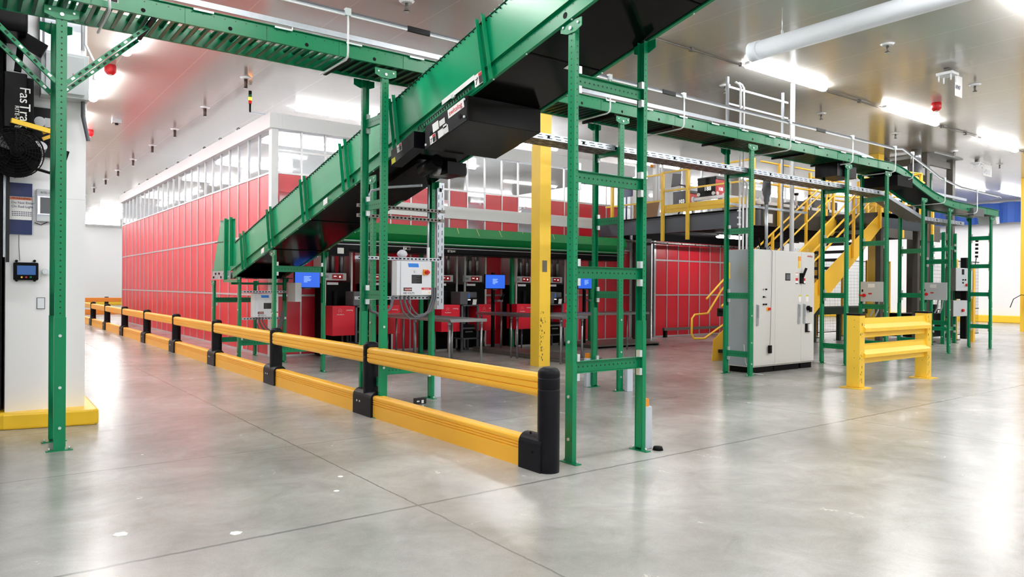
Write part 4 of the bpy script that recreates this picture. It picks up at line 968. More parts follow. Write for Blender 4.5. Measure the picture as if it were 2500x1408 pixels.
MB(greyp).prism([(14.3, 12.35, 4.0), (14.3, 12.1, 4.02), (14.3, 12.05, 4.3), (14.3, 12.3, 4.34)], (.04, 0, 0)).build('tablet', td)
MB(greyp).tube([(14.34, 12.2, 4.05), (14.34, 11.95, 4.0), (14.34, 11.85, 3.8), (14.34, 11.95, 3.55), (14.34, 12.15, 3.3)], .02, n=8).box(14.3, 14.5, 12.0, 12.3, 3.26, 3.3).build('stand', td)
pe = thing('partition_post', 'tall white twin profile post on the mezzanine beside the cardboard box', 'post', (14.9, 13.2, 3.26))
p_ = P(1600, 500, x=14.6); MB(whites).box(14.55, 14.61, p_.y-.05, p_.y+.05, 3.26, 4.9).build('profile', pe); MB(whites).box(14.64, 14.72, p_.y-.05, p_.y+.05, 3.26, 4.9).build('profile', pe)
MB(amber).cyl((14.5, p_.y+.05, 4.62), (14.5, p_.y+.05, 4.7), .04, n=10).build('amber_beacon', pe)
tag(MB(cardb).prism([(14.2, 13.1, 3.26), (14.2, 13.55, 3.26), (14.2, 13.55, 3.66), (14.2, 13.0, 3.7)], (.4, 0, 0)).build('cardboard_box'), 'open brown cardboard box on the mezzanine against the yellow rail', 'box')
tag(MB(navy).box(14.3, 14.34, 13.7, 14.2, 3.9, 4.2).box(14.31, 14.33, 13.9, 13.94, 3.26, 3.9).build('sign_board'), 'dark blue board standing at the back of the mezzanine behind the green uprights', 'board')
tg = thing('glazed_partition', 'glazed partition with white frame behind the robots on the mezzanine', 'partition', (18, 14.6, 3.26))
for k in range(9): MB(whites).box(15.5+k*.9, 15.55+k*.9, 14.5, 14.55, 3.26, 5.2).build('mullion', tg)
MB(whites).box(15.5, 22.7, 14.5, 14.55, 4.3, 4.35).box(15.5, 22.7, 14.5, 14.55, 5.15, 5.2).build('transom', tg)
MB(glass).box(15.5, 22.7, 14.52, 14.525, 3.26, 5.2).build('glazing', tg)
MB(galvd).box(19.0, 19.5, 14.0, 14.5, 3.26, 5.0).build('tall_locker', tg)
eq = thing('machine_cabinet', 'grey-green machine with louvred panel on the mezzanine behind the stair rails', 'machine', (19, 11, 3.26))
MB(greyp).box(18.6, 19.8, 11.0, 12.0, 3.26, 3.9).build('body', eq, bevel=.02); MB(navy).box(18.9, 19.5, 10.99, 11.0, 3.55, 3.8).build('louvre', eq)

# ================================================================ VERTICAL LIFT
vl = thing('vertical_lift', 'dark steel vertical lift tower rising to the grey ceiling hatch', 'lift', (23.1, 10.2, 0))
for x in (22.3, 24.0):
    for y in (9.75, 10.9): MB(slated).box(x-.09, x+.09, y-.09, y+.09, 0, ZC-.01).build('mast', vl)
for z in (2.95, 5.1): MB(slated).box(22.3, 24.0, 9.7, 9.8, z, z+.2).box(22.25, 22.35, 9.75, 10.9, z, z+.2).build('cross_beam', vl)
for x in (22.75, 23.1, 23.55): MB(greend if x > 23 else black).box(x-.04, x+.04, 10.1, 10.18, .3, 5.0).build('guide_column', vl)
MB(black).box(22.4, 23.9, 9.9, 10.8, .05, .75).box(22.5, 22.8, 9.85, 9.95, .75, 1.0).box(23.2, 23.45, 9.85, 9.95, .75, 1.02).build('carriage', vl, bevel=.02)
mt = P(2236, 430, y=9.5)
MB(greyp).cyl((mt.x, 9.5, 4.35), (mt.x, 9.5, 4.95), .17, n=18).cyl((mt.x, 9.5, 4.95), (mt.x, 9.5, 5.35), .13, steel, 16).box(mt.x+.1, mt.x+.32, 9.4, 9.6, 4.65, 4.85).build('gear_motor', vl)
MB(yel).prism([(mt.x-.85, 9.2, 4.45), (mt.x-.6, 9.2, 4.52), (mt.x-.1, 9.2, 4.38), (mt.x-.3, 9.2, 4.32)], (0, .15, 0)).build('yellow_cover', vl)
struct(MB(mat('grey_hatch_panel', srgb(150, 155, 154), .5)).box(22.3, 24.2, 9.5, 10.95, ZC-.03, ZC-.001).build('trim_2'))

# ================================================================ MESH FENCE
fn = thing('mesh_fence', 'black mesh safety fence with yellow posts behind the stairs and lift', 'fence', (21, 12, 0))
FX = [18.9, 20.38, 21.9, 23.4, 24.9]
for x in FX: MB(yelo).box(x-.03, x+.03, 11.97, 12.03, 0, 2.4).box(x-.08, x+.08, 11.9, 12.1, 0, .015, blackm).build('post', fn)
wm = []
for a, b_ in zip(FX, FX[1:]):
    q = MB(blackm); x = a+.05
    while x < b_-.04: q.box(x-.002, x+.002, 12.0, 12.004, .15, 2.35); x += .05
    z = .2
    while z < 2.35: q.box(a+.04, b_-.04, 12.0, 12.004, z-.002, z+.002); z += .1
    for z in (.15, .85, 2.35): q.box(a+.03, b_-.03, 11.99, 12.015, z-.012, z+.012)
    q.build('mesh_panel', fn)
f2 = thing('mesh_fence', 'black mesh fence panel between yellow posts right of the guard rail', 'fence', (22, 9.3, 0))
for p0, p1 in (((21.6, 9.25), (23.2, 9.25)), ((23.2, 9.25), (24.8, 9.25))):
    MB(yelo).box(p0[0]-.03, p0[0]+.03, p0[1]-.03, p0[1]+.03, 0, 2.35).box(p0[0]-.1, p0[0]+.1, p0[1]-.08, p0[1]+.08, 0, .015, blackm).build('post', f2)
    q = MB(blackm); x = p0[0]+.05
    while x < p1[0]-.04: q.box(x-.002, x+.002, p0[1], p0[1]+.004, .15, 2.3); x += .05
    z = .2
    while z < 2.3: q.box(p0[0]+.04, p1[0]-.04, p0[1], p0[1]+.004, z-.002, z+.002); z += .1
    for z in (.15, .9, 2.3): q.box(p0[0]+.03, p1[0]-.03, p0[1]-.01, p0[1]+.015, z-.012, z+.012)
    q.build('mesh_panel', f2)
yp = thing('beacon_post', 'yellow post with black box and striped beacon behind the grey push-button box', 'post', (22.1, 8.3, 0))
MB(yelo).box(22.55, 22.67, 8.55, 8.67, 0, 2.1).build('post', yp)
MB(blackm).box(22.2, 22.5, 8.6, 8.75, .1, 2.35).build('back_box', yp)
b = MB(blackm).tube([(22.5, 8.5, 2.1), (22.58, 8.5, 2.35)], .012, n=6)
for k in range(5): b.cyl((22.6+k*.004, 8.5, 2.36+k*.11), (22.6+k*.004, 8.5, 2.42+k*.11), .04, n=10)
b.build('beacon', yp)
cvb = thing('low_conveyor', 'low dark green conveyor bed in front of the mesh fence behind the guard rail', 'conveyor', (18, 11.0, 0))
MB(mat('deep_green_bed', srgb(14, 40, 26), .5)).box(15.2, 22, 10.9, 11.0, .75, .95).box(15.2, 22, 11.5, 11.6, .75, .95).box(15.2, 22, 10.95, 11.55, .86, .9, blackm).build('bed', cvb)
for x in (16.6, 18.3, 18.6, 19.9): MB(MATS['deep_green_bed']).box(x-.05, x+.05, 10.95, 11.05, 0, .8).box(x-.1, x+.1, 10.9, 11.1, 0, .01).build('leg', cvb)

# ================================================================ ENCLOSURES
def danger_box(x0, x1, z0, z1, y, yb2, lb, lb_strut, struts):
    t = thing('control_box', lb, 'control box', ((x0+x1)/2, y, z0)); w_, h = x1-x0, z1-z0
    MB(boxw).box(x0, x1, y+.015, yb2, z0, z1).build('body', t, bevel=.006)
    bt_ = t; dd = MB(boxw).box(x0+.05, x1-.002, y, y+.015, z0+.004, z1-.004).build('door', t, bevel=.004); t = dd
    f = lambda a, c: (x0+w_*a, z0+h*c)
    def q(a0, a1, c0, c1, m, nm, off=.002): return MB(m).box(x0+w_*a0, x0+w_*a1, y-off, y, z0+h*c0, z0+h*c1).build(nm, t)
    MB(blue_tape).prism([(x0+w_*.32, y-.001, z0+h*.82), (x0+w_*.62, y-.001, z0+h*.82), (x0+w_*.6, y-.001, z0+h*.93), (x0+w_*.3, y-.001, z0+h*.93)], (0, -.002, 0)).build('tape_strip', t)
    q(.41, .71, .35, .6, ink, 'rating_plate')
    b = MB(greyp)
    for k in range(6): b.box(x0+w_*.43, x0+w_*(.43+.12+.1*(k % 2)), y-.003, y-.002, z0+h*(.38+.035*k), z0+h*(.39+.035*k))
    b.build('plate_text', t)
    MB(amber).box(x0+w_*.74, x0+w_*.88, y-.02, y, z0+h*.6, z0+h*.76).cyl((x0+w_*.83, y-.02, z0+h*.68), (x0+w_*.83, y-.05, z0+h*.68), w_*.055, redd, 14).box(x0+w_*.8, x0+w_*.88, y-.06, y-.02, z0+h*.655, z0+h*.705, redd).build('rotary_switch', t)
    MB(paper).cyl((x0+w_*.51, y, z0+h*.7), (x0+w_*.51, y-.012, z0+h*.7), w_*.035, zinc, 12).build('key_lock', t)
    q(.18, .42, .13, .23, ink, 'danger_label'); MB(inkr).cyl((x0+w_*.3, y-.002, z0+h*.18), (x0+w_*.3, y-.004, z0+h*.18), h*.045, inkr, 14).box(x0+w_*.21, x0+w_*.39, y-.004, y-.002, z0+h*.15, z0+h*.21, inkr).build('danger_oval', t)
    text('DANGER', h*.062, (x0+w_*.205, y-.005, z0+h*.157), XR, UP, paper, t, sx=.95)
    text('480 VOLTS', h*.085, (x0+w_*.17, y-.001, z0+h*.04), XR, UP, ink, t, sx=.9)
    q(.7, .98, .04, .23, paper, 'danger_label'); q(.7, .98, .17, .23, inkr, 'danger_head', .003); text('DANGER', h*.045, (x0+w_*.77, y-.004, z0+h*.182), XR, UP, paper, t)
    MB(yel).prism([(x0+w_*.9, y-.003, z0+h*.07), (x0+w_*.95, y-.003, z0+h*.07), (x0+w_*.925, y-.003, z0+h*.12)], (0, -.001, 0)).build('hazard_triangle', t)
    t = bt_
    for k, sx_ in enumerate((.18, .3, .42)):
        xb = x0+w_*sx_
        MB(greyp).tube([(xb, y+.08, z0), (xb+.0, y+.08, z0-.08), (xb+.04+.02*k, y+.09, z0-.2), (xb+.14, y+.09, z0-.29+.02*k), (xb+.27, y+.09, z0-.29+.03*k), (xb+.4-.03*k, y+.09, z0-.2), (xb+.46-.03*k, y+.09, z0-.03), (xb+.46-.03*k, y+.09, z0+.1)], .016 if k == 1 else .012, n=8).build('hose', t)
    s_ = thing('strut_pair', lb_strut, 'strut', ((struts[0]+struts[1])/2, yb2, z0))
    for z in (z0-.03, z1+.03):
        b = MB(galv).box(struts[0], struts[1], yb2, yb2+.04, z-.02, z+.02); x = struts[0]+.03
        while x < struts[1]-.04: b.box(x, x+.03, yb2-.001, yb2, z-.008, z+.008, blackm); x += .055
        b.build('strut', s_)
    return t
danger_box(4.26, 4.745, 1.335, 1.765, 8.0, 8.14, 'pale 480-volt danger box with a blue tape strip, between green posts in front', 'pair of slotted galvanised struts carrying the front danger box', (3.78, 4.95))
danger_box(4.2, 4.66, .87, 1.3, 13.35, 13.5, 'smaller-looking 480-volt danger box under the low end of the sloping conveyor', 'pair of slotted galvanised struts carrying the rear danger box', (4.05, 4.86))
tag(MB(clearp).lathe([(0, .09), (.03, .085), (.06, .06), (.07, .03), (.05, 0), (0, 0)], (4.37, 8.08, 1.815), n=7).build('plastic_film'), 'crumpled clear plastic film lying on the strut above the danger box', 'film')
tag(MB(boxg).box(4.88, 5.0, 13.1, 13.5, 1.15, 1.5).build('junction_box', bevel=.005), 'blank pale box on the green stand left of the leftmost blue screen', 'junction box')
sp2 = thing('strut_pair', 'dark slotted struts high across the stand behind the front danger box', 'strut', (4.4, 8.12, 2.3))
for z in (2.42, 2.3):
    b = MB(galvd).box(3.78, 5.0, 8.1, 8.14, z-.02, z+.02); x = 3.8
    while x < 4.95: b.box(x, x+.03, 8.099, 8.1, z-.01, z+.01, blackm); x += .055
    b.build('strut', sp2)
bt = thing('cable_tray', 'vertical perforated galvanised tray with conduits right of the front danger box', 'cable tray', (5.0, 8.3, .9))
b = MB(galv).box(5.0, 5.11, 8.3, 8.304, 1.15, 2.82).box(5.0, 5.003, 8.3, 8.42, 1.15, 2.82)
z = 1.2
while z < 2.78:
    b.box(5.02, 5.028, 8.2985, 8.3, z, z+.06, blackm); b.box(5.075, 5.083, 8.2985, 8.3, z+.03, z+.09, blackm)
    if int(z*20) % 9 == 0: b.box(5.035, 5.07, 8.2985, 8.3, z, z+.05, blackm)
    z += .1
b.build('tray_side', bt)
for k, x in enumerate((4.9, 4.93, 4.965)): MB(galv).cyl((x, 8.33, 1.3), (x, 8.33, 2.8), .012, n=8).build('conduit', bt)
cdx = thing('bent_conduit', 'galvanised conduit bending from the sloping conveyor motor down beside the green posts', 'conduit', (3.8, 7.9, 1.2))
MB(galv).tube([(4.25, 7.4, 2.62), (4.0, 7.85, 2.62), (3.88, 7.95, 2.58), (3.84, 7.97, 2.45), (3.84, 7.97, 1.47)], .016, n=8).build('conduit', cdx)
MB(greyp).tube([(3.84, 7.97, 1.47), (3.84, 7.97, 1.3), (3.9, 7.98, 1.15), (4.05, 7.99, 1.1), (4.17, 8.0, 1.18), (4.22, 8.02, 1.33)], .018, n=8).build('flexible_hose', cdx)
tag(MB(galv).cyl((4.78, 8.15, 1.5), (4.78, 8.15, 2.75), .014, n=8).cyl((4.78, 8.15, 1.75), (4.78, 8.15, 1.95), .02, whites, 8).build('conduit_drop'), 'straight thin conduit just left of the right-hand green post above the danger box', 'conduit')

def side_box(xf, ya_, yb_, z0, z1, dep, lb, horiz=False, sw='r'):
    """enclosure whose door faces -X"""
    t = thing('switch_box', lb, 'switch box', (xf, (ya_+yb_)/2, z0))
    MB(boxg).box(xf, xf+dep, yb_, ya_, z0, z1).build('body', t, bevel=.006)
    MB(redd).cyl((xf, ya_-.09, z0+.13), (xf-.04, ya_-.09, z0+.13), .035, n=12).box(xf-.06, xf-.03, ya_-.11, ya_-.0, z0+.115, z0+.145).build('handle', t)
    MB(paper).box(xf-.002, xf, ya_-.3, ya_-.16, z1-.12, z1-.04).box(xf-.003, xf-.0, ya_-.24, ya_-.17, z0+.15, z0+.18, inkr).build('label_plate', t)
    MB(black).box(xf-.003, xf, ya_-.06, ya_-.03, z0+.2, z0+.25).build('latch', t)
    for k in range(2): MB(galv).tube([(xf+.08, yb_+.12+.1*k, z0), (xf+.08, yb_+.14+.1*k, z0-.18), (xf+.08, yb_+.2+.1*k, z0-.3)], .018, n=8).build('hose', t)
side_box(14.93, 7.79, 7.32, 1.2, 1.61, .18, 'grey switch box with red handle hung above the left of the yellow guard rail')
side_box(17.9, 7.86, 7.33, 1.22, 1.62, .18, 'grey switch box with red handle hung right of the yellow guard rail')
def front_box(x0, x1, z0, z1, y, dep, lb, kind):
    t = thing('switch_box', lb, 'switch box', ((x0+x1)/2, y, z0))
    MB(boxg).box(x0, x1, y, y+dep, z0, z1).build('body', t, bevel=.008)
    MB(galvd).box(x0-.004, x0, y+.01, y+dep, z0, z1).build('shaded_side_panel', t)  # darker sheet puts the left side's shade into the colour
    MB(redd).cyl(((x0+x1)/2+.1, y, z0+.16), ((x0+x1)/2+.1, y-.05, z0+.16), .04, n=12).box((x0+x1)/2+.02, (x0+x1)/2+.12, y-.06, y-.03, z0+.145, z0+.175).build('handle', t)
    if kind:
        b = MB(blackm).box(x0+.35, x0+.5, y-.003, y, z1-.18, z1-.03)
        for dx_, dz_ in ((.4, .3), (.4, .22), (.55, .3)): b.cyl((x0+dx_, y, z0+dz_), (x0+dx_, y-.03, z0+dz_), .02, n=8)
        b.build('push_button', t)
        for k in range(4): MB(blackm).tube([(x0+.2+.09*k, y+.1, z0), (x0+.22+.09*k, y+.1, z0-.22)], .018, n=6).build('cable', t)
front_box(21.3, 22.35, 1.43, 2.05, 8.5, .35, 'largest grey box of the far stand, with push buttons and a red knob', True)
front_box(21.28, 22.15, .74, 1.17, 8.55, .3, 'lower grey box of the far stand, below the push-button box', False)

# ================================================================ EQUIPMENT ON THE WHITE PARTITION END
WY = 8.9
def W(px, py, off=0): return P(px, py, y=WY-off)
def wbox(px0, py0, px1, py1, dep, m, off=0):
    a = W(px0, py0); b_ = W(px1, py1); return MB(m).box(a.x, b_.x, WY-off-dep, WY-off, b_.z, a.z)
pb = thing('electrical_panel', 'grey wall-mounted electrical panel high on the white partition end', 'electrical panel', (.85, 8.85, 3.3))
a = W(96, 130); b_ = W(232, 262)
MB(boxg).box(a.x, b_.x-.08, WY-.2, WY, b_.z+.02, a.z).build('body', pb, bevel=.006)
MB(boxg).box(a.x+.04, b_.x-.12, WY-.215, WY-.2, b_.z+.06, a.z-.03).build('door', pb, bevel=.004)
text('RITE', .05, (a.x+.1, WY-.217, (a.z+b_.z)/2), XR, UP, ink, pb); text('HITE', .05, (a.x+.27, WY-.217, (a.z+b_.z)/2), XR, UP, inkr, pb)
tag(MB(galv).box(.62, .98, WY-.08, WY, 3.78, 4.8).cyl((1.0, WY-.05, 4.5), (1.0, WY-.05, 3.9), .018, whites, 8).box(.64, .66, WY-.085, WY-.08, 3.78, 4.8, greyp).box(.8, .82, WY-.085, WY-.08, 3.78, 4.8, greyp).build('cable_riser'), 'ribbed galvanised riser above the grey electrical panel', 'cable tray')
tag(MB(whites).tube([(1.02, WY-.1, 4.2), (1.02, WY-.1, 3.95), (1.1, WY-.1, 3.78), (1.1, WY-.1, 3.6)], .014, n=8).build('white_conduit'), 'bent white conduit right of the grey electrical panel', 'conduit')
tag(MB(greyp).tube([(1.0, WY-.1, 3.36), (1.0, WY-.1, 3.2), (1.03, WY-.1, 3.05), (1.05, WY-.1, 2.95)], .02, n=8).build('cable_drop'), 'grey flexible conduit hanging below the electrical panel', 'conduit')
dm = thing('door_operator', 'black door operator with white lettering beside the doorway', 'door operator', (.35, 8.7, 2.9))
a = W(6, 190); b_ = W(78, 330)
MB(black).box(a.x, b_.x-.06, WY-.32, WY, b_.z, a.z).box(b_.x-.06, b_.x, WY-.25, WY, b_.z, a.z-.02, blackm).build('motor_cover', dm, bevel=.01)
text('FasTrax', .125, (W(44, 225).x-.0, WY-.323, W(44, 228).z), (0, 0, -1), (1, 0, 0), paper, dm)
text('RITE-HITE', .05, (W(32, 280).x, WY-.323, W(32, 272).z), (0, 0, -1), (1, 0, 0), paper, dm)
MB(black).box(.0, W(60, 100).x, WY-.5, WY, 3.85, 4.35).build('head_box', dm, bevel=.02)
b = MB(blackm); p0 = W(40, 185); b.bar((p0.x, WY-.2, p0.z), (p0.x+.03, WY-.2, p0.z+.3), .06, .06); b.bar((p0.x+.02, WY-.25, p0.z+.32), (p0.x+.22, WY-.25, p0.z+.22), .12, .12)
b.build('motion_sensor', dm)
a = W(3, 330); MB(blackm).box(a.x-.03, a.x+.01, WY-.06, WY, .2, 4.0).build('track', dm)
tk_ = W(16, 640); b = MB(ink).box(W(14, 500).x, W(22, 500).x, WY-.12, WY-.04, tk_.z+.0, W(16, 320).z)
b.build('guide_track', dm); MB(galv).box(W(7, 500).x, W(13, 500).x, WY-.08, WY, tk_.z+.05, W(16, 330).z).build('steel_guide', dm)
fan = thing('wall_fan', 'big black caged wall fan beside the white partition end', 'fan', (.35, 8.5, 2.7))
fc = W(38, 372, .35); FR = .235
b = MB(blackm)
for rr_ in [FR*k/9 for k in range(1, 10)]:
    b.tube([(fc.x+rr_*math.cos(a_), WY-.5+.12*(rr_/FR)**2, fc.z+rr_*math.sin(a_)) for a_ in [2*PI*i/32 for i in range(32)]], .0028, n=4, closed=True)
for i in range(24):
    a_ = 2*PI*i/24; b.tube([(fc.x+rr_*math.cos(a_), WY-.5+.12*(rr_/FR)**2, fc.z+rr_*math.sin(a_)) for rr_ in (0, FR*.5, FR)], .0025, n=4)
b.tube([(fc.x+FR*math.cos(a_), WY-.32, fc.z+FR*math.sin(a_)) for a_ in [2*PI*i/32 for i in range(32)]], .006, n=6, closed=True)
for i in range(20):
    a_ = 2*PI*i/20; b.tube([(fc.x+FR*math.cos(a_), WY-.38, fc.z+FR*math.sin(a_)), (fc.x+FR*math.cos(a_), WY-.22, fc.z+FR*math.sin(a_))], .0025, n=4)
b.build('cage', fan)
b = MB(black)
for i in range(5):
    a_ = 2*PI*i/5
    def pt(r_, da, dy_): return (fc.x+r_*math.cos(a_+da), WY-.36+dy_, fc.z+r_*math.sin(a_+da))
    b.add([pt(.04, -.3, .03), pt(.21, -.35, .04), pt(.215, .35, -.04), pt(.04, .4, -.03), pt(.04, -.3, .036), pt(.21, -.35, .046), pt(.215, .35, -.034), pt(.04, .4, -.024)], [(0, 1, 2, 3), (7, 6, 5, 4), (0, 4, 5, 1), (1, 5, 6, 2), (2, 6, 7, 3), (3, 7, 4, 0)])
b.cyl((fc.x, WY-.42, fc.z), (fc.x, WY-.3, fc.z), .05, n=14); b.build('blades', fan)
MB(blackm).cyl((fc.x, WY-.3, fc.z), (fc.x, WY-.15, fc.z), .08, n=16).box(fc.x-.03, fc.x+.03, WY-.16, WY, fc.z-.03, fc.z+.03).cyl((fc.x, WY-.25, fc.z), (fc.x, WY-.18, fc.z), .22, n=28).build('motor', fan)
MB(black).tube([(fc.x+.1, WY-.18, fc.z-.1), (fc.x+.3, WY-.12, fc.z-.14), (fc.x+.42, WY-.1, fc.z-.05), (fc.x+.46, WY-.1, fc.z+.1)], .016, n=8).build('cable', fan)
ya2 = W(26, 298, .3); yb3 = W(128, 322, .3)
arm = thing('yellow_arm', 'yellow lockout bar with stickers crossing in front of the fan', 'bar', (ya2.x, 8.6, ya2.z))
MB(yel).bar((ya2.x, WY-.4, ya2.z), (yb3.x, WY-.3, yb3.z), .03, .045).build('bar', arm)
MB(yelo).bar((W(98, 335).x, WY-.28, W(98, 335).z), (W(128, 325).x, WY-.28, W(128, 325).z), .03, .03).bar((W(98, 350).x, WY-.28, W(98, 350).z), (W(132, 338).x, WY-.28, W(132, 338).z), .03, .03).build('bracket', arm)
dv = thing('disconnect_panel', 'black mounting board with pale gauge and drum behind the yellow bar', 'panel', (.65, 8.85, 2.8))
a = W(78, 262); b_ = W(126, 385); MB(black).box(a.x, b_.x, WY-.05, WY, b_.z, a.z).build('board', dv)
c_ = W(95, 302); MB(steel).cyl((c_.x, WY-.05, c_.z), (c_.x, WY-.13, c_.z), .05, n=18).box(W(108, 290).x, W(122, 290).x, WY-.06, WY-.05, W(108, 312).z, W(108, 290).z, boxw).build('gauge', dv)
c_ = W(96, 365); MB(steel).cyl((c_.x-.02, WY-.08, c_.z-.04), (c_.x+.0, WY-.16, c_.z+.02), .06, n=18).build('drum', dv)
sg = thing('warning_sign', 'navy board with a white and orange do-not-enter notice on the partition end', 'sign', (.5, 8.88, 2.2))
a = W(22, 445); b_ = W(78, 573); MB(navy).box(a.x, b_.x, WY-.02, WY, b_.z, a.z).build('board', sg)
a = W(23, 479); b_ = W(77, 538); MB(paper).box(a.x, b_.x, WY-.025, WY-.02, b_.z, a.z).build('notice', sg)
a2 = W(23, 480); b2 = W(77, 490); MB(orange_ink).box(a2.x, b2.x, WY-.027, WY-.025, b2.z, a2.z).build('warning_band', sg)
text('WARNING', .032, (a.x+.02, WY-.028, b2.z+.006), XR, UP, ink, sg); text('Do Not Enter', .034, (a.x+.015, WY-.027, b2.z-.04), XR, UP, navy, sg); text('On Red Light', .034, (a.x+.015, WY-.027, b2.z-.078), XR, UP, navy, sg)
for k in range(3):
    b = MB(navy)
    for j in range(9): b.box(a.x+.02+j*.019, a.x+.034+j*.019, WY-.0265, WY-.025, b2.z-.125-k*.018, b2.z-.118-k*.018)
    b.build('small_print', sg)
ds = thing('display_unit', 'grey display unit with glowing white-edged screen beside the navy sign', 'display', (.68, 8.86, 2.2))
a = W(88, 462); b_ = W(136, 543); MB(boxg).box(a.x, b_.x, WY-.06, WY, b_.z, a.z).build('housing', ds, bevel=.006)
text('RITE-', .028, (a.x+.035, WY-.062, a.z-.045), XR, UP, ink, ds); text('HITE', .028, (a.x+.105, WY-.062, a.z-.045), XR, UP, inkr, ds)
a = W(91, 480); b_ = W(134, 526); MB(greyp).box(a.x, b_.x, WY-.063, WY-.06, b_.z, a.z).build('screen', ds)
b = MB(scr_w).box(a.x, a.x+.02, WY-.066, WY-.063, b_.z, a.z).box(a.x, b_.x, WY-.066, WY-.063, a.z-.008, a.z).box(a.x, b_.x, WY-.066, WY-.063, b_.z, b_.z+.008); b.build('lit_border', ds)
MB(black).tube([W(84, 543, .02), W(100, 549, .02), W(118, 541, .02)], .004, n=5).build('cable', ds)
ct = thing('touch_controller', 'small black touch controller with green, red and yellow buttons', 'controller', (.5, 8.86, 1.5))
a = W(32, 640); b_ = W(93, 684); MB(black).box(a.x, b_.x, WY-.06, WY, b_.z, a.z).build('housing', ct, bevel=.012)
for px_ in (40, 84):
    for py_ in (637, 684): c_ = W(px_, py_); MB(black).cyl((c_.x, WY, c_.z), (c_.x, WY-.03, c_.z), .013, n=10).build('mounting_lug', ct)
a = W(41, 648); b_ = W(86, 671); MB(scr_d).box(a.x, b_.x, WY-.063, WY-.06, b_.z, a.z).build('screen', ct)
for px_, m_ in ((52, yel), (63, redd), (74, green)): c_ = W(px_, 676.5); MB(m_).cyl((c_.x, WY-.06, c_.z), (c_.x, WY-.068, c_.z), .009, n=10).build('button', ct)
MB(greyp).tube([W(46, 573, .01), W(46, 600, .01), W(48, 636, .01)], .003, n=5).build('cord', ct)
c_ = W(110, 663); tag(MB(zinc).cyl((c_.x, WY, c_.z), (c_.x, WY-.05, c_.z), .03, n=18).cyl((c_.x, WY-.05, c_.z), (c_.x, WY-.055, c_.z), .018, boxw, 12).build('call_button'), 'round metal push button right of the black touch controller', 'button')
a = W(89.5, 726); b_ = W(110, 754); tag(MB(slate).box(a.x, b_.x, WY-.006, WY, b_.z, a.z).box(a.x+.006, b_.x-.006, WY-.009, WY-.006, b_.z+.006, a.z-.006, boxw).build('blank_plate'), 'blank rectangular cover plate low on the white partition end', 'cover plate')

# ================================================================ CEILING: LIGHTS, CONDUIT, SPRINKLERS
def light_x(x0, y, lb, L_=2.5, z=ZC-.07, grp='linear ceiling lights'):
    t = thing('ceiling_light', lb, 'light', (x0+L_/2, y, z), grp)
    MB(whites).box(x0, x0+L_, y-.05, y+.05, z+.03, z+.07).build('housing', t)
    b = MB(lamp_m); pr_ = [(.075*math.cos(a_), .04+.05*math.sin(a_)*-1) for a_ in [PI*i/8 for i in range(9)]]
    b.sweep([(x0+.02, y, z), (x0+L_-.02, y, z)], [(p[0], p[1]-.02) for p in pr_], (0, 1, 0)); b.build('diffuser', t)
def light_y(x, y0_, lb, L_=2.4, z=ZC-.07, grp='linear ceiling lights'):
    t = thing('ceiling_light', lb, 'light', (x, y0_+L_/2, z), grp)
    MB(whites).box(x-.05, x+.05, y0_, y0_+L_, z+.03, z+.07).build('housing', t)
    b = MB(lamp_m); pr_ = [(.075*math.cos(a_), .02-.05*math.sin(a_)) for a_ in [PI*i/8 for i in range(9)]]
    b.sweep([(x, y0_+.02, z), (x, y0_+L_-.02, z)], pr_, (1, 0, 0)); b.build('diffuser', t)
light_x(10.98, 7.78, 'bright ceiling light above the tall grey cabinet')
light_x(15.9, 7.8, 'bright ceiling light on the long conduit beyond the cabinet light')
light_x(21.1, 7.9, 'ceiling light furthest along the long conduit at upper right')
light_x(5.9, 15.85, 'ceiling light seen over the silver fascia corner, behind the beacon stack', 2.6)
light_y(2.2, 11.5, 'ceiling light just under the overhead conveyor at upper left')
light_y(2.2, 15.4, 'ceiling light beside the white partition, behind the red strobe')
light_x(11.1, 3.75, 'ceiling light cut by the top right corner')
bgl = [('x', 5.9, 7.8), ('x', .8, 7.8), ('x', 5.9, 3.75), ('x', .8, 3.75), ('x', 16.2, 3.75), ('x', 21.4, 3.75), ('x', 27, 7.9), ('x', 32, 7.9),
       ('x', -4, 3.75), ('x', .8, -.5), ('x', 5.9, -.5), ('x', 11.1, -.5), ('x', 16.2, -.5), ('x', 22, -.5), ('x', -4, -.5), ('x', .8, -4.7), ('x', 5.9, -4.7), ('x', 11.1, -4.7), ('x', 16.2, -4.7), ('x', -4, -4.7),
       ('x', 10.98, 15.85), ('x', 16.2, 15.85), ('x', 21.4, 15.85), ('x', 27, 15.85), ('x', 32, 15.85), ('x', 24, 12), ('x', 30, 12),
       ('x', 6.5, 20), ('x', 11, 20), ('x', 6.5, 24.5), ('x', 11, 24.5), ('x', 6.5, 29), ('x', 11, 29), ('x', 20, 22), ('x', 27, 22), ('x', 6, 36), ('x', 12, 36), ('x', 20, 30), ('x', 28, 30),
       ('y', 2.2, 19.4), ('y', 2.2, 23.4), ('y', 2.2, 27.5), ('y', 2.2, 32), ('y', 2.2, 37), ('x', 5.8, 44), ('x', 5.8, 48), ('x', 5.8, 54), ('x', 10, 54), ('x', 20, 54), ('x', 33, 11.5), ('x', 33, 3.75), ('x', 27, 3.75), ('x', 1.3, 51), ('x', 8.4, 18), ('x', 12.5, 18), ('x', 17, 18), ('x', 22, 18), ('x', 27, 18), ('x', 17, 26), ('x', 24, 26), ('x', 31, 26), ('x', 17, 36), ('x', 25, 36), ('x', 17, 45), ('x', 26, 45), ('x', 34, 20), ('x', 34, 34)]  # later entries are added fill for the far walls and mezzanine background
for k, (o, a, b_) in enumerate(bgl):
    lb = 'linear ceiling light of the hall rows, some of them added to brighten far parts'
    (light_x if o == 'x' else light_y)(a, b_, lb, grp='hall ceiling lights')
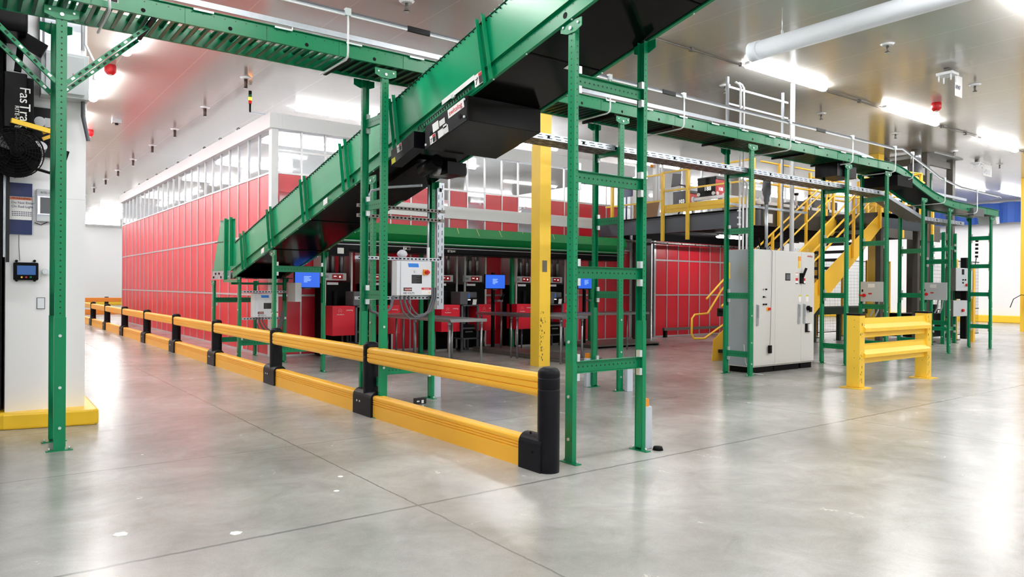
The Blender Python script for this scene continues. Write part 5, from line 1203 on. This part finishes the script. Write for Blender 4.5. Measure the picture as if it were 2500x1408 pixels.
light_x(17.3, 13.2, 'small light fixed under the mezzanine deck', 1.1, 2.93)
cl = thing('ceiling_conduit', 'long thin grey conduit on the ceiling linking the lights at upper right', 'conduit', (17, 7.85, ZC-.03))
MB(galvd).cyl((6.5, 7.88, ZC-.03), (30, 7.88, ZC-.03), .016, n=8).build('conduit', cl)
for x in (8.2, 9.6, 10.95, 13.7, 15, 16.1, 18.9, 20.2, 21.3, 24.2): MB(galvd).box(x-.03, x+.03, 7.85, 7.91, ZC-.06, ZC-.002).build('clip', cl)
def sprinkler(x, y, lb, drop=.0, grp=None):
    t = thing('sprinkler', lb, 'sprinkler', (x, y, ZC), grp)
    MB(whites).cyl((x, y, ZC-.001), (x, y, ZC-.03), .11, n=20, r2=.075).build('escutcheon', t)
    b = MB(galvd if drop == 0 else mat_dk).cyl((x, y, ZC-.03), (x, y, ZC-.13-drop), .022 if drop == 0 else .035, n=8)
    b.cyl((x, y, ZC-.13-drop), (x, y, ZC-.135-drop), .04, n=10).tube([(x-.02, y, ZC-.08-drop), (x-.03, y, ZC-.11-drop), (x, y, ZC-.15-drop), (x+.03, y, ZC-.11-drop), (x+.02, y, ZC-.08-drop)], .005, n=5)
    b.cyl((x, y, ZC-.15-drop), (x, y, ZC-.155-drop), .035, zinc, 10); b.build('head', t)
mat_dk = mat('bronze_brown', srgb(70, 50, 45), .5)
for k, y in enumerate((14.26, 17.2, 20.1, 22.85, 25.8, 28.6, 31.35, 34.4, 37.2)):
    sprinkler(4.32, y, ('dark drop sprinkler nearest the beacon stack, first of the receding row' if k == 0 else 'dark drop sprinkler second in the receding row along the red enclosure' if k == 1 else 'dark drop sprinkler far along the row over the red enclosure side'), .06, 'drop sprinklers in a row' if k > 1 else None)
for x, y, lb in ((11.93, 5.81, 'white sprinkler in the ceiling below the end of the white duct'), (11.89, 8.93, 'white sprinkler just left of the strut goalpost top'), (15.6, 5.92, 'sprinkler right of the hanging sign AP0407'), (15.5, 9.02, 'sprinkler under the long conduit right of the cabinet light'), (18.91, 8.99, 'sprinkler above the dip of the overhead conveyor'), (22.59, 9.09, 'sprinkler right of the grey ceiling hatch'), (26.01, 9.15, 'sprinkler right of the sign AP0313'), (4.93, 9.04, 'sprinkler at the top edge above the conveyor guide rails')): sprinkler(x, y, lb)
dc = thing('fabric_duct', 'big white round duct hanging under the ceiling at upper right', 'duct', (9.15, 2, 4.87))
MB(duct_m).cyl((9.2, 6.35, 4.9), (9.2, -8.5, 4.9), .13, n=28).build('tube', dc)
MB(duct_m).cyl((9.2, 6.45, 4.9), (9.2, 6.3, 4.9), .138, n=28).build('end_cap', dc)
MB(zinc).cyl((9.2, 5.95, ZC), (9.2, 5.95, 5.03), .006, n=6).tube([(9.2+.025*math.cos(a_), 5.95, 5.06+.03*math.sin(a_)) for a_ in [2*PI*i/10 for i in range(10)]], .005, n=5, closed=True).build('hanger_rod', dc)
def strobe(x, y, lb):
    tag(MB(redd).lathe([(.0, 0), (.09, 0), (.1, -.03), (.1, -.12), (.06, -.17), (0, -.17)], (x, y, ZC), n=18).cyl((x, y, ZC-.17), (x, y, ZC-.19), .03, paper, 10).build('fire_strobe'), lb, 'alarm')
strobe(16.5, 7.0, 'red fire alarm strobe on the ceiling below the sign AP0407'); strobe(2.13, 15.0, 'red fire alarm strobe at left between two ceiling lights'); strobe(2.6, 21.6, 'red fire alarm strobe just right of the white partition top')
def wap(x, y, s_, lb, lb2, sgx, sgy):
    t = thing('access_point', lb, 'access point', (x, y, ZC-.1))
    MB(whites).box(x-.14, x+.14, y-.14, y+.14, ZC-.13, ZC-.08).box(x-.05, x+.05, y-.05, y+.05, ZC-.08, ZC, galvd).build('body', t, bevel=.01)
    for a_, c_ in ((-.1, -.1), (.1, -.1), (-.1, .1), (.1, .1)): MB(whites).cyl((x+a_, y+c_, ZC-.13), (x+a_, y+c_, ZC-.24), .014, n=8).build('antenna', t)
    s = thing('hanging_sign', lb2, 'sign', (sgx, sgy, ZC-.4))
    w_ = .30
    if s_ == 'AP0407':
        MB(paper).box(sgx-w_/2, sgx+w_/2, sgy, sgy+.004, ZC-.46, ZC-.08).box(sgx-w_/2, sgx-w_/2+.008, sgy, sgy+.006, ZC-.08, ZC, galv).box(sgx+w_/2-.008, sgx+w_/2, sgy, sgy+.006, ZC-.08, ZC, galv).build('plate', s)
        text(s_, .105, (sgx-w_/2+.01, sgy-.002, ZC-.33), XR, UP, navy, s, sx=.62)
    else:
        MB(paper).box(sgx-.33, sgx+.33, sgy, sgy+.004, ZC-.42, ZC-.06).box(sgx-.3, sgx-.29, sgy, sgy+.006, ZC-.06, ZC, galv).box(sgx+.29, sgx+.3, sgy, sgy+.006, ZC-.06, ZC, galv).build('plate', s)
        text(s_, .2, (sgx-.32, sgy-.002, ZC-.36), XR, UP, navy, s, sx=.78)
wap(14.1, 5.8, 'AP0407', 'white wireless unit with stub antennas left of the sign AP0407', 'white hanging sign reading AP0407', 14.45, 5.75)
wap(24.7, 9.3, 'AP0313', 'white wireless unit with stub antennas left of the sign AP0313', 'white hanging sign reading AP0313', 25.5, 9.3)
tag(MB(boxg).box(2.85, 3.05, 19.7, 19.9, ZC-.1, ZC).cyl((2.95, 19.8, ZC-.1), (2.95, 19.8, ZC-.14), .04, black, 10).build('ceiling_camera'), 'small grey device on the ceiling between the strobe and the receding sprinklers', 'camera')
sk = thing('stack_light', 'tricolour stack light on an arm at the fascia corner', 'stack light', (4.62, 15, 4.9))
MB(galv).box(4.6, 5.05, 14.95, 14.98, 4.92, 4.945).build('arm', sk)
MB(black).cyl((4.62, 14.96, 4.93), (4.62, 14.96, 5.1), .02, n=10).build('stem', sk)
for z0, z1, m_ in ((5.1, 5.17, redd), (5.17, 5.23, led_a), (5.23, 5.29, led_g), (5.29, 5.36, black)): MB(m_).cyl((4.62, 14.96, z0), (4.62, 14.96, z1), .033, n=14).build('lens', sk)

# blue curtain along the top of the far right wall
bc = MB(blue_f); n = 60
bc.add([(36.9+.12*math.sin(i*1.3), 8+i*.2, z) for i in range(n) for z in (4.45, 5.35)], [(2*i, 2*i+2, 2*i+3, 2*i+1) for i in range(n-1)])
cu = tag(bc.build('blue_curtain', fixn=False), 'blue gathered curtain high on the far right wall', 'curtain'); so = cu.modifiers.new('solid', 'SOLIDIFY'); so.thickness = .03

# ================================================================ SMALL THINGS ON THE FLOOR
kb = thing('carton', 'small black printed carton on the floor behind the barrier', 'box', (4.5, 7.9, 0))
MB(ink).box(4.46, 4.6, 7.86, 7.94, 0, .07).build('body', kb, bevel=.003); MB(paper).box(4.53, 4.56, 7.857, 7.86, .01, .05).box(4.465, 4.5, 7.857, 7.86, .03, .045).build('print', kb)
text('A', .001, (4.5, 7.85, .0), XR, UP, paper, kb) if False else None
def postguard(x, y, lb, h=.42, orange=True):
    t = thing('post_protector', lb, 'post protector', (x, y, 0))
    b = MB(brown_b); b.prism([(x-.03, y-.03, 0), (x+.06, y-.05, 0), (x+.09, y+.02, 0), (x+.03, y+.06, 0), (x-.03, y+.03, 0)], (0, 0, h)); b.build('cover', t, bevel=.006)
    if orange: MB(amber).box(x-.015, x+.04, y-.03, y+.03, h, h+.07).build('orange_cap', t)
postguard(4.93, 4.56, 'pale bumper strip with orange top behind the nearest tall green stand', .38)
postguard(7.45, 7.2, 'pale bumper against the front leg of the stand right of the yellow column', .4, False)
postguard(7.31, 7.88, 'pale bumper with orange top on the rear leg right of the yellow column', .42)
postguard(4.96, 8.26, 'pale bumper strip at the foot of the green post behind the small carton', .4, False)
tag(MB(blackm).lathe([(0, .03), (.04, .03), (.05, 0), (0, 0)], (4.99, 4.44, 0), n=12).build('rubber_foot'), 'black rubber foot on the floor by the nearest tall green stand', 'foot')
def scrap(px_, py_, s_, lb, seed):
    p = P(px_, py_, z=0); rr = random.Random(seed); n = 6
    pts = [V((p.x+s_*rr.uniform(.8, 1.1)*math.cos(2*PI*i/n), p.y+s_*rr.uniform(.8, 1.1)*math.sin(2*PI*i/n)*1.1, 0)) for i in range(n)]
    tag(MB(paper).prism(pts, (0, 0, .002)).build('paper_scrap'), lb, 'paper scrap')
scrap(295, 1304, .045, 'largest white paper scrap on the floor at lower left', 1)
scrap(576, 1301, .035, 'white paper scrap on the floor, second from lower left', 2)
scrap(831, 1163, .024, 'white paper flake on the floor, upper one of the pair near the barrier', 3)
scrap(822, 1198, .022, 'white paper flake on the floor, lower one of the pair near the barrier', 4)
scrap(347, 1110, .012, 'tiny white flake on the floor right of the left green stand', 5)
lc = thing('floor_cable', 'thin white cable looping on the floor at the cabinet foot', 'cable', (10.7, 7.4, 0))
MB(paper).tube([(10.62, 7.55, .5), (10.6, 7.5, .2), (10.65, 7.4, .03), (10.75, 7.25, .006)], .005, n=5).build('cable', lc)
